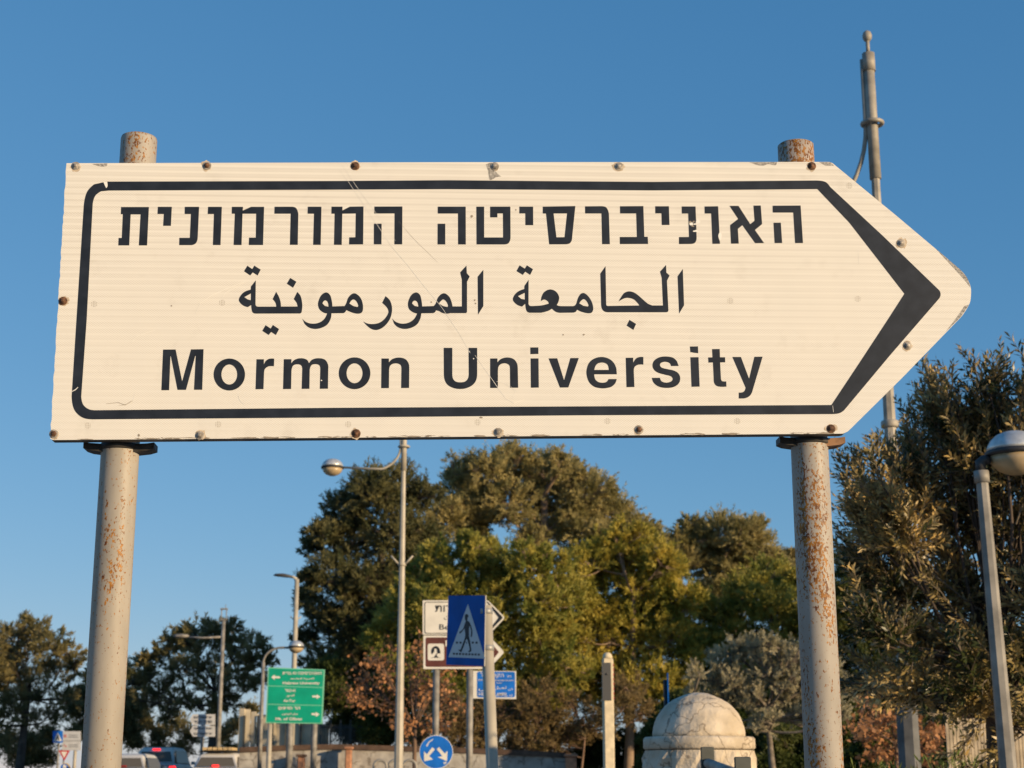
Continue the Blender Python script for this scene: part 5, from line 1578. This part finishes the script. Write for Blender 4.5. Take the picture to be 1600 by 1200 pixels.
tree('undergrowth_shrub', 'dark shrub in deep shade left of the reddish stone pier', (600, 1190), 60,
     [(520, 1090, 30), (560, 1110, 32), (600, 1100, 34), (640, 1090, 34), (585, 1145, 30), (540, 1140, 22), (630, 1140, 32), (520, 1050, 26)], m_pine_deep, m_bark_dk, 34, 0.06, 1.4, cat='shrub', group=G_BRUSH, pads=10, per_pad=60, L=0.24, w=0.05, k=5)
tree('undergrowth_shrub', 'dark shrub behind the silvery olive and the bollard', (1150, 1190), 48,
     [(1100, 1120, 30), (1150, 1130, 34), (1060, 1110, 30), (1210, 1135, 34), (1040, 1140, 26), (1270, 1130, 34), (1310, 1110, 30)], m_pine_deep, m_bark_dk, 35, 0.06, 1.2, cat='shrub', group=G_BRUSH, pads=10, per_pad=60, L=0.2, w=0.045, k=5)

hq = random.Random(9)
for x0, x1, D_, lab in ((840, 1010, 66, 'low dark hedge at the picture bottom left of the stone bollard, behind the sandy blocks'), (1015, 1180, 50, 'low dark hedge behind the stone bollard'),
                        (1170, 1345, 46, 'low dark hedge under the silvery olive tree'), (1340, 1490, 34, 'low dark hedge behind the foot of the tall mast'), (1480, 1640, 30, 'low dark hedge behind the slat fence at the right edge')):
    n_ = int((x1 - x0) / 17)
    lb_ = [(x0 + (x1 - x0) * (i + 0.5) / n_ + hq.uniform(-5, 5), 1168 + hq.uniform(-14, 18), hq.uniform(20, 28)) for i in range(n_)] + [(x0 + (x1 - x0) * (i + 0.5) / n_, 1195, 26) for i in range(n_)]
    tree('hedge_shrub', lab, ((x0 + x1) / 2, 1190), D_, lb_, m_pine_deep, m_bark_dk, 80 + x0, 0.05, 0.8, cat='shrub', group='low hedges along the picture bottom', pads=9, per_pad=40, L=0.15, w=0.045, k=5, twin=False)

# nearly bare shrubs that keep their brown leaves
def bare_shrub(name, label, D, base, spots, leaf_size, n_leaves, seed, group=None, r=0.05):
    rng = np.random.default_rng(seed)
    b = W(base[0], 1190, D)
    zb = base_z(b.x, D) if D < 44 else ground_z(D)
    t = thing(name, label, 'shrub', (b.x, D, zb), group)
    fork = W(base[0], base[1], D)
    mb = MB()
    mb.tube([(b.x, D, zb - 0.05), fork], [r, r * 0.8], 7, cap=False)
    LP = []
    for px, py, rp in spots:
        d = D + rng.uniform(-0.8, 0.8)
        c = W(px, py, d)
        q = limb(mb, fork, c, r * 0.5, r * 0.16, rng, -0.10, 5, 5)
        for _ in range(10):
            e = Vector(W(px + rng.normal() * rp * 0.55, py + rng.normal() * rp * 0.5, d + rng.uniform(-0.5, 0.5)))
            e.z = max(e.z, zb + 0.2)
            q2 = limb(mb, q[rng.integers(2, 6)], e, r * 0.16, r * 0.06, rng, -0.05, 4, 4)
            for _ in range(3):
                e2 = q2[rng.integers(1, 5)] + Vector(rng.normal(size=3)) * M(D, rp) * 0.22
                limb(mb, q2[rng.integers(1, 4)], e2, r * 0.07, r * 0.035, rng, 0.0, 3, 2)
                LP.append(np.array(e2)); LP.append(np.array(q2[rng.integers(2, 5)]))
    mb.build('branches', m_twig, t)
    LP = np.array(LP)
    P = LP[rng.integers(0, len(LP), n_leaves)] + rng.normal(size=(n_leaves, 3)) * leaf_size * 0.7
    d = unit(rng, n_leaves); d[:, 2] -= 0.5
    d /= np.linalg.norm(d, axis=1, keepdims=True)
    s = np.cross(d, unit(rng, n_leaves)); s /= np.linalg.norm(s, axis=1, keepdims=True)
    nn = np.cross(d, s)
    ls = leaf_size * rng.uniform(0.6, 1.2, size=(n_leaves, 1))
    V = np.stack([P, P + d * ls * 0.5 - s * ls * 0.42 + nn * ls * 0.12, P + d * ls, P + d * ls * 0.5 + s * ls * 0.42 + nn * ls * 0.12], axis=1).reshape(-1, 3)
    F = np.arange(len(V), dtype=np.int32).reshape(-1, 4)
    np_mesh('leaves', V, F, m_dead, t)
    return t
bare_shrub('brown_leaf_tree', 'small nearly bare tree with clinging orange brown leaves behind the globe lamp pole', 36.0, (648, 1138),
           [(570, 1075, 34), (600, 1050, 34), (640, 1040, 36), (680, 1060, 34), (700, 1090, 28), (660, 1085, 34), (615, 1095, 32), (545, 1090, 22), (590, 1030, 20), (660, 1010, 22), (625, 1130, 22), (690, 1130, 22), (700, 1040, 20)],
           0.105, 1300, 51, r=0.055)
bare_shrub('brown_leaf_tree', 'reddish brown leafy shrub between the right rusty pipe and the tall mast foot', 22.0, (1400, 1165),
           [(1350, 1110, 22), (1385, 1120, 26), (1360, 1145, 26), (1430, 1130, 26), (1455, 1145, 22), (1405, 1165, 26), (1450, 1175, 26), (1375, 1180, 22), (1340, 1135, 16), (1425, 1105, 16)],
           0.082, 1100, 52, r=0.03)

# the olive tree at the right edge, long leafy shoots; its crown keeps to a slanting outline, about 3.9 m high
def inside(p, slack=0.0):
    x, h_ = p[0], p[2] - slack
    return x > 1.93 + 0.06 * (h_ - 2.5) and h_ < 4.02 - max(0.0, 2.72 - x) * 0.95 - 0.10 * math.sin(x * 9.0)
def olive(label, D, lobes_px, seed, base_px):
    rng = np.random.default_rng(seed)
    b = W(base_px, 1190, D)
    t = thing('olive_tree', label, 'tree', (b.x, D, 0.12))
    V, F, nv = [], [], 0
    mb, tw = MB(), MB()
    trunk_top = W(base_px - 6, 1010, D)
    tp = limb(mb, (b.x, D, 0.0), trunk_top, 0.085, 0.06, rng, 0.0, 10, 6)
    for px, py, rp in lobes_px:
        d = D + rng.uniform(-0.35, 0.35)
        c = W(px, py, d); r = M(d, rp)
        q = limb(mb, tp[rng.integers(5, 7)], c, 0.015, 0.006, rng, 0.12, 6, 6)
        cc = np.array(W(1575, 960, D))
        shoots = []
        ns = max(2, int(13 * (rp / 80) ** 2 + 1.5))
        for _ in range(ns):                             # leafy sprays: an arching stem with shoots along it
            u = unit(rng, 1)[0]
            o_ = np.array(c) + u * r * rng.uniform(0.1, 0.6)
            out = o_ - cc; out /= np.linalg.norm(out)
            ax = out * 0.75 + np.array([-0.10, -0.25, 0.62]) + rng.normal(size=3) * 0.22
            ax /= np.linalg.norm(ax)
            sl = rng.uniform(0.34, 0.60)
            sk = rng.uniform(-0.15, 0.42)
            while sl > 0.1 and not inside(o_ + ax * sl * 1.15, sk): sl *= 0.8
            if sl <= 0.1: continue
            bd = rng.normal(size=3) * 0.10 + np.array([0, 0, 0.12])
            st = [o_ + ax * sl * f + bd * sl * f * f for f in (0, 0.35, 0.7, 1.0)]
            tw.tube(st, [0.006, 0.005, 0.004, 0.002], 4, cap=False)
            if rng.random() < 0.6: limb(mb, q[rng.integers(2, 7)], o_, 0.009, 0.005, rng, 0.02, 4, 3)
            for f in np.linspace(0.12, 1.0, 12):
                d_ = ax * 0.85 + unit(rng, 1)[0] * 0.42
                shoots.append((o_ + ax * sl * f + bd * sl * f * f, d_ / np.linalg.norm(d_), rng.uniform(0.09, 0.19)))
        for _ in range(int(80 * (rp / 80) ** 2) + 6):
            u = unit(rng, 1)[0]
            d_ = u * 0.75 + np.array([-0.1, -0.1, 0.6])
            shoots.append((np.array(c) + u * r * rng.uniform(0.0, 0.55), d_ / np.linalg.norm(d_), rng.uniform(0.12, 0.26)))
        for s0, dr, ln in shoots:
            if not inside(s0 + dr * ln, 0.45): continue
            m_ = max(6, int(ln / 0.0120))
            tt = np.linspace(0.05, 1.0, m_)[:, None]
            bend = rng.normal(size=3) * 0.10
            sp = s0 + dr * tt * ln + bend * (tt * tt) * ln
            side = np.cross(dr, unit(rng, 1)[0]); side /= np.linalg.norm(side)
            s2 = np.cross(dr, side)
            ang = (np.arange(m_) % 2) * math.pi + (np.arange(m_) // 2) * 1.57 + rng.normal(size=m_) * 0.4
            lat = np.cos(ang)[:, None] * side + np.sin(ang)[:, None] * s2
            ld = dr * 0.74 + lat * 0.60 + rng.normal(size=(m_, 3)) * 0.12
            ld /= np.linalg.norm(ld, axis=1, keepdims=True)
            ws = np.cross(ld, lat + rng.normal(size=(m_, 3)) * 0.35); ws /= np.maximum(1e-6, np.linalg.norm(ws, axis=1, keepdims=True))
            ll = (rng.uniform(0.048, 0.082, size=(m_, 1))) * (1.05 - 0.35 * tt)
            wd = ll * 0.14
            nn = np.cross(ld, ws)
            pts = np.stack([sp, sp + ld * ll * 0.5 - ws * wd + nn * wd * 0.3, sp + ld * ll, sp + ld * ll * 0.5 + ws * wd + nn * wd * 0.3], axis=1).reshape(-1, 3)
            V.append(pts); F.append(np.arange(len(pts), dtype=np.int32).reshape(-1, 4) + nv); nv += len(pts)
            tw.tube([s0, s0 + dr * ln * 0.5 + bend * ln * 0.25, s0 + dr * ln * 0.96 + bend * ln * 0.9], [0.003, 0.0022, 0.0012], 3, cap=False)
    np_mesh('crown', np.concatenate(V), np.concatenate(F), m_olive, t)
    mb.build('trunk', m_bark_dk, t)
    tw.build('twigs', m_bark_grey, t)
    return t
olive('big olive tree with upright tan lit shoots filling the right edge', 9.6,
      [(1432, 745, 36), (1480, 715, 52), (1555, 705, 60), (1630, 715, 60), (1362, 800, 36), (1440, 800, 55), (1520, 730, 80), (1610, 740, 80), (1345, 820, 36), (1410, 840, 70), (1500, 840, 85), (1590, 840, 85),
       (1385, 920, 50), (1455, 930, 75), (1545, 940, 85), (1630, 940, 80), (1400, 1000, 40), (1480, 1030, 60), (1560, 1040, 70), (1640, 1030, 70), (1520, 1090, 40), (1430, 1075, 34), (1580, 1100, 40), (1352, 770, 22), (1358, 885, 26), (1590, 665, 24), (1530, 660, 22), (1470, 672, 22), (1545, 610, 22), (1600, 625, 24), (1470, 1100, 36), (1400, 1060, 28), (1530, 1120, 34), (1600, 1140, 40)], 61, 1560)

# small fresh sprigs poking up at the bottom right
rng = np.random.default_rng(71)
c = W(1430, 1200, 8.0)
t = thing('low_sprigs', 'fresh green sprigs at the bottom edge beside the mast foot', 'plant', (c.x, 8.0, 0.12))
P, Dr = [], []
mb = MB()
for px, py in ((1342, 1190), (1372, 1182), (1400, 1190), (1432, 1190), (1455, 1192), (1490, 1184), (1508, 1180), (1520, 1190), (1385, 1194), (1470, 1196)):
    e = np.array(W(px, py, 8.0 + rng.uniform(-0.2, 0.2)))
    s0 = np.array([e[0] + 0.10 * rng.normal() + 0.06, e[1], 0.12])
    mb.tube([s0, s0 * 0.5 + e * 0.5 + np.array([0.03, 0, 0.05]), e], [0.006, 0.004, 0.002], 5)
    for k in range(60):
        f = rng.uniform(0.25, 1.0)
        P.append(s0 + (e - s0) * f + rng.normal(size=3) * 0.012); Dr.append((e - s0) / np.linalg.norm(e - s0) + rng.normal(size=3) * 0.5)
V, F = tufts(np.array(P), np.array(Dr), rng, 0.05, 0.008, 4, 0.5)
np_mesh('leaves', V, F, m_fresh, t)
mb.build('stems', m_twig, t)
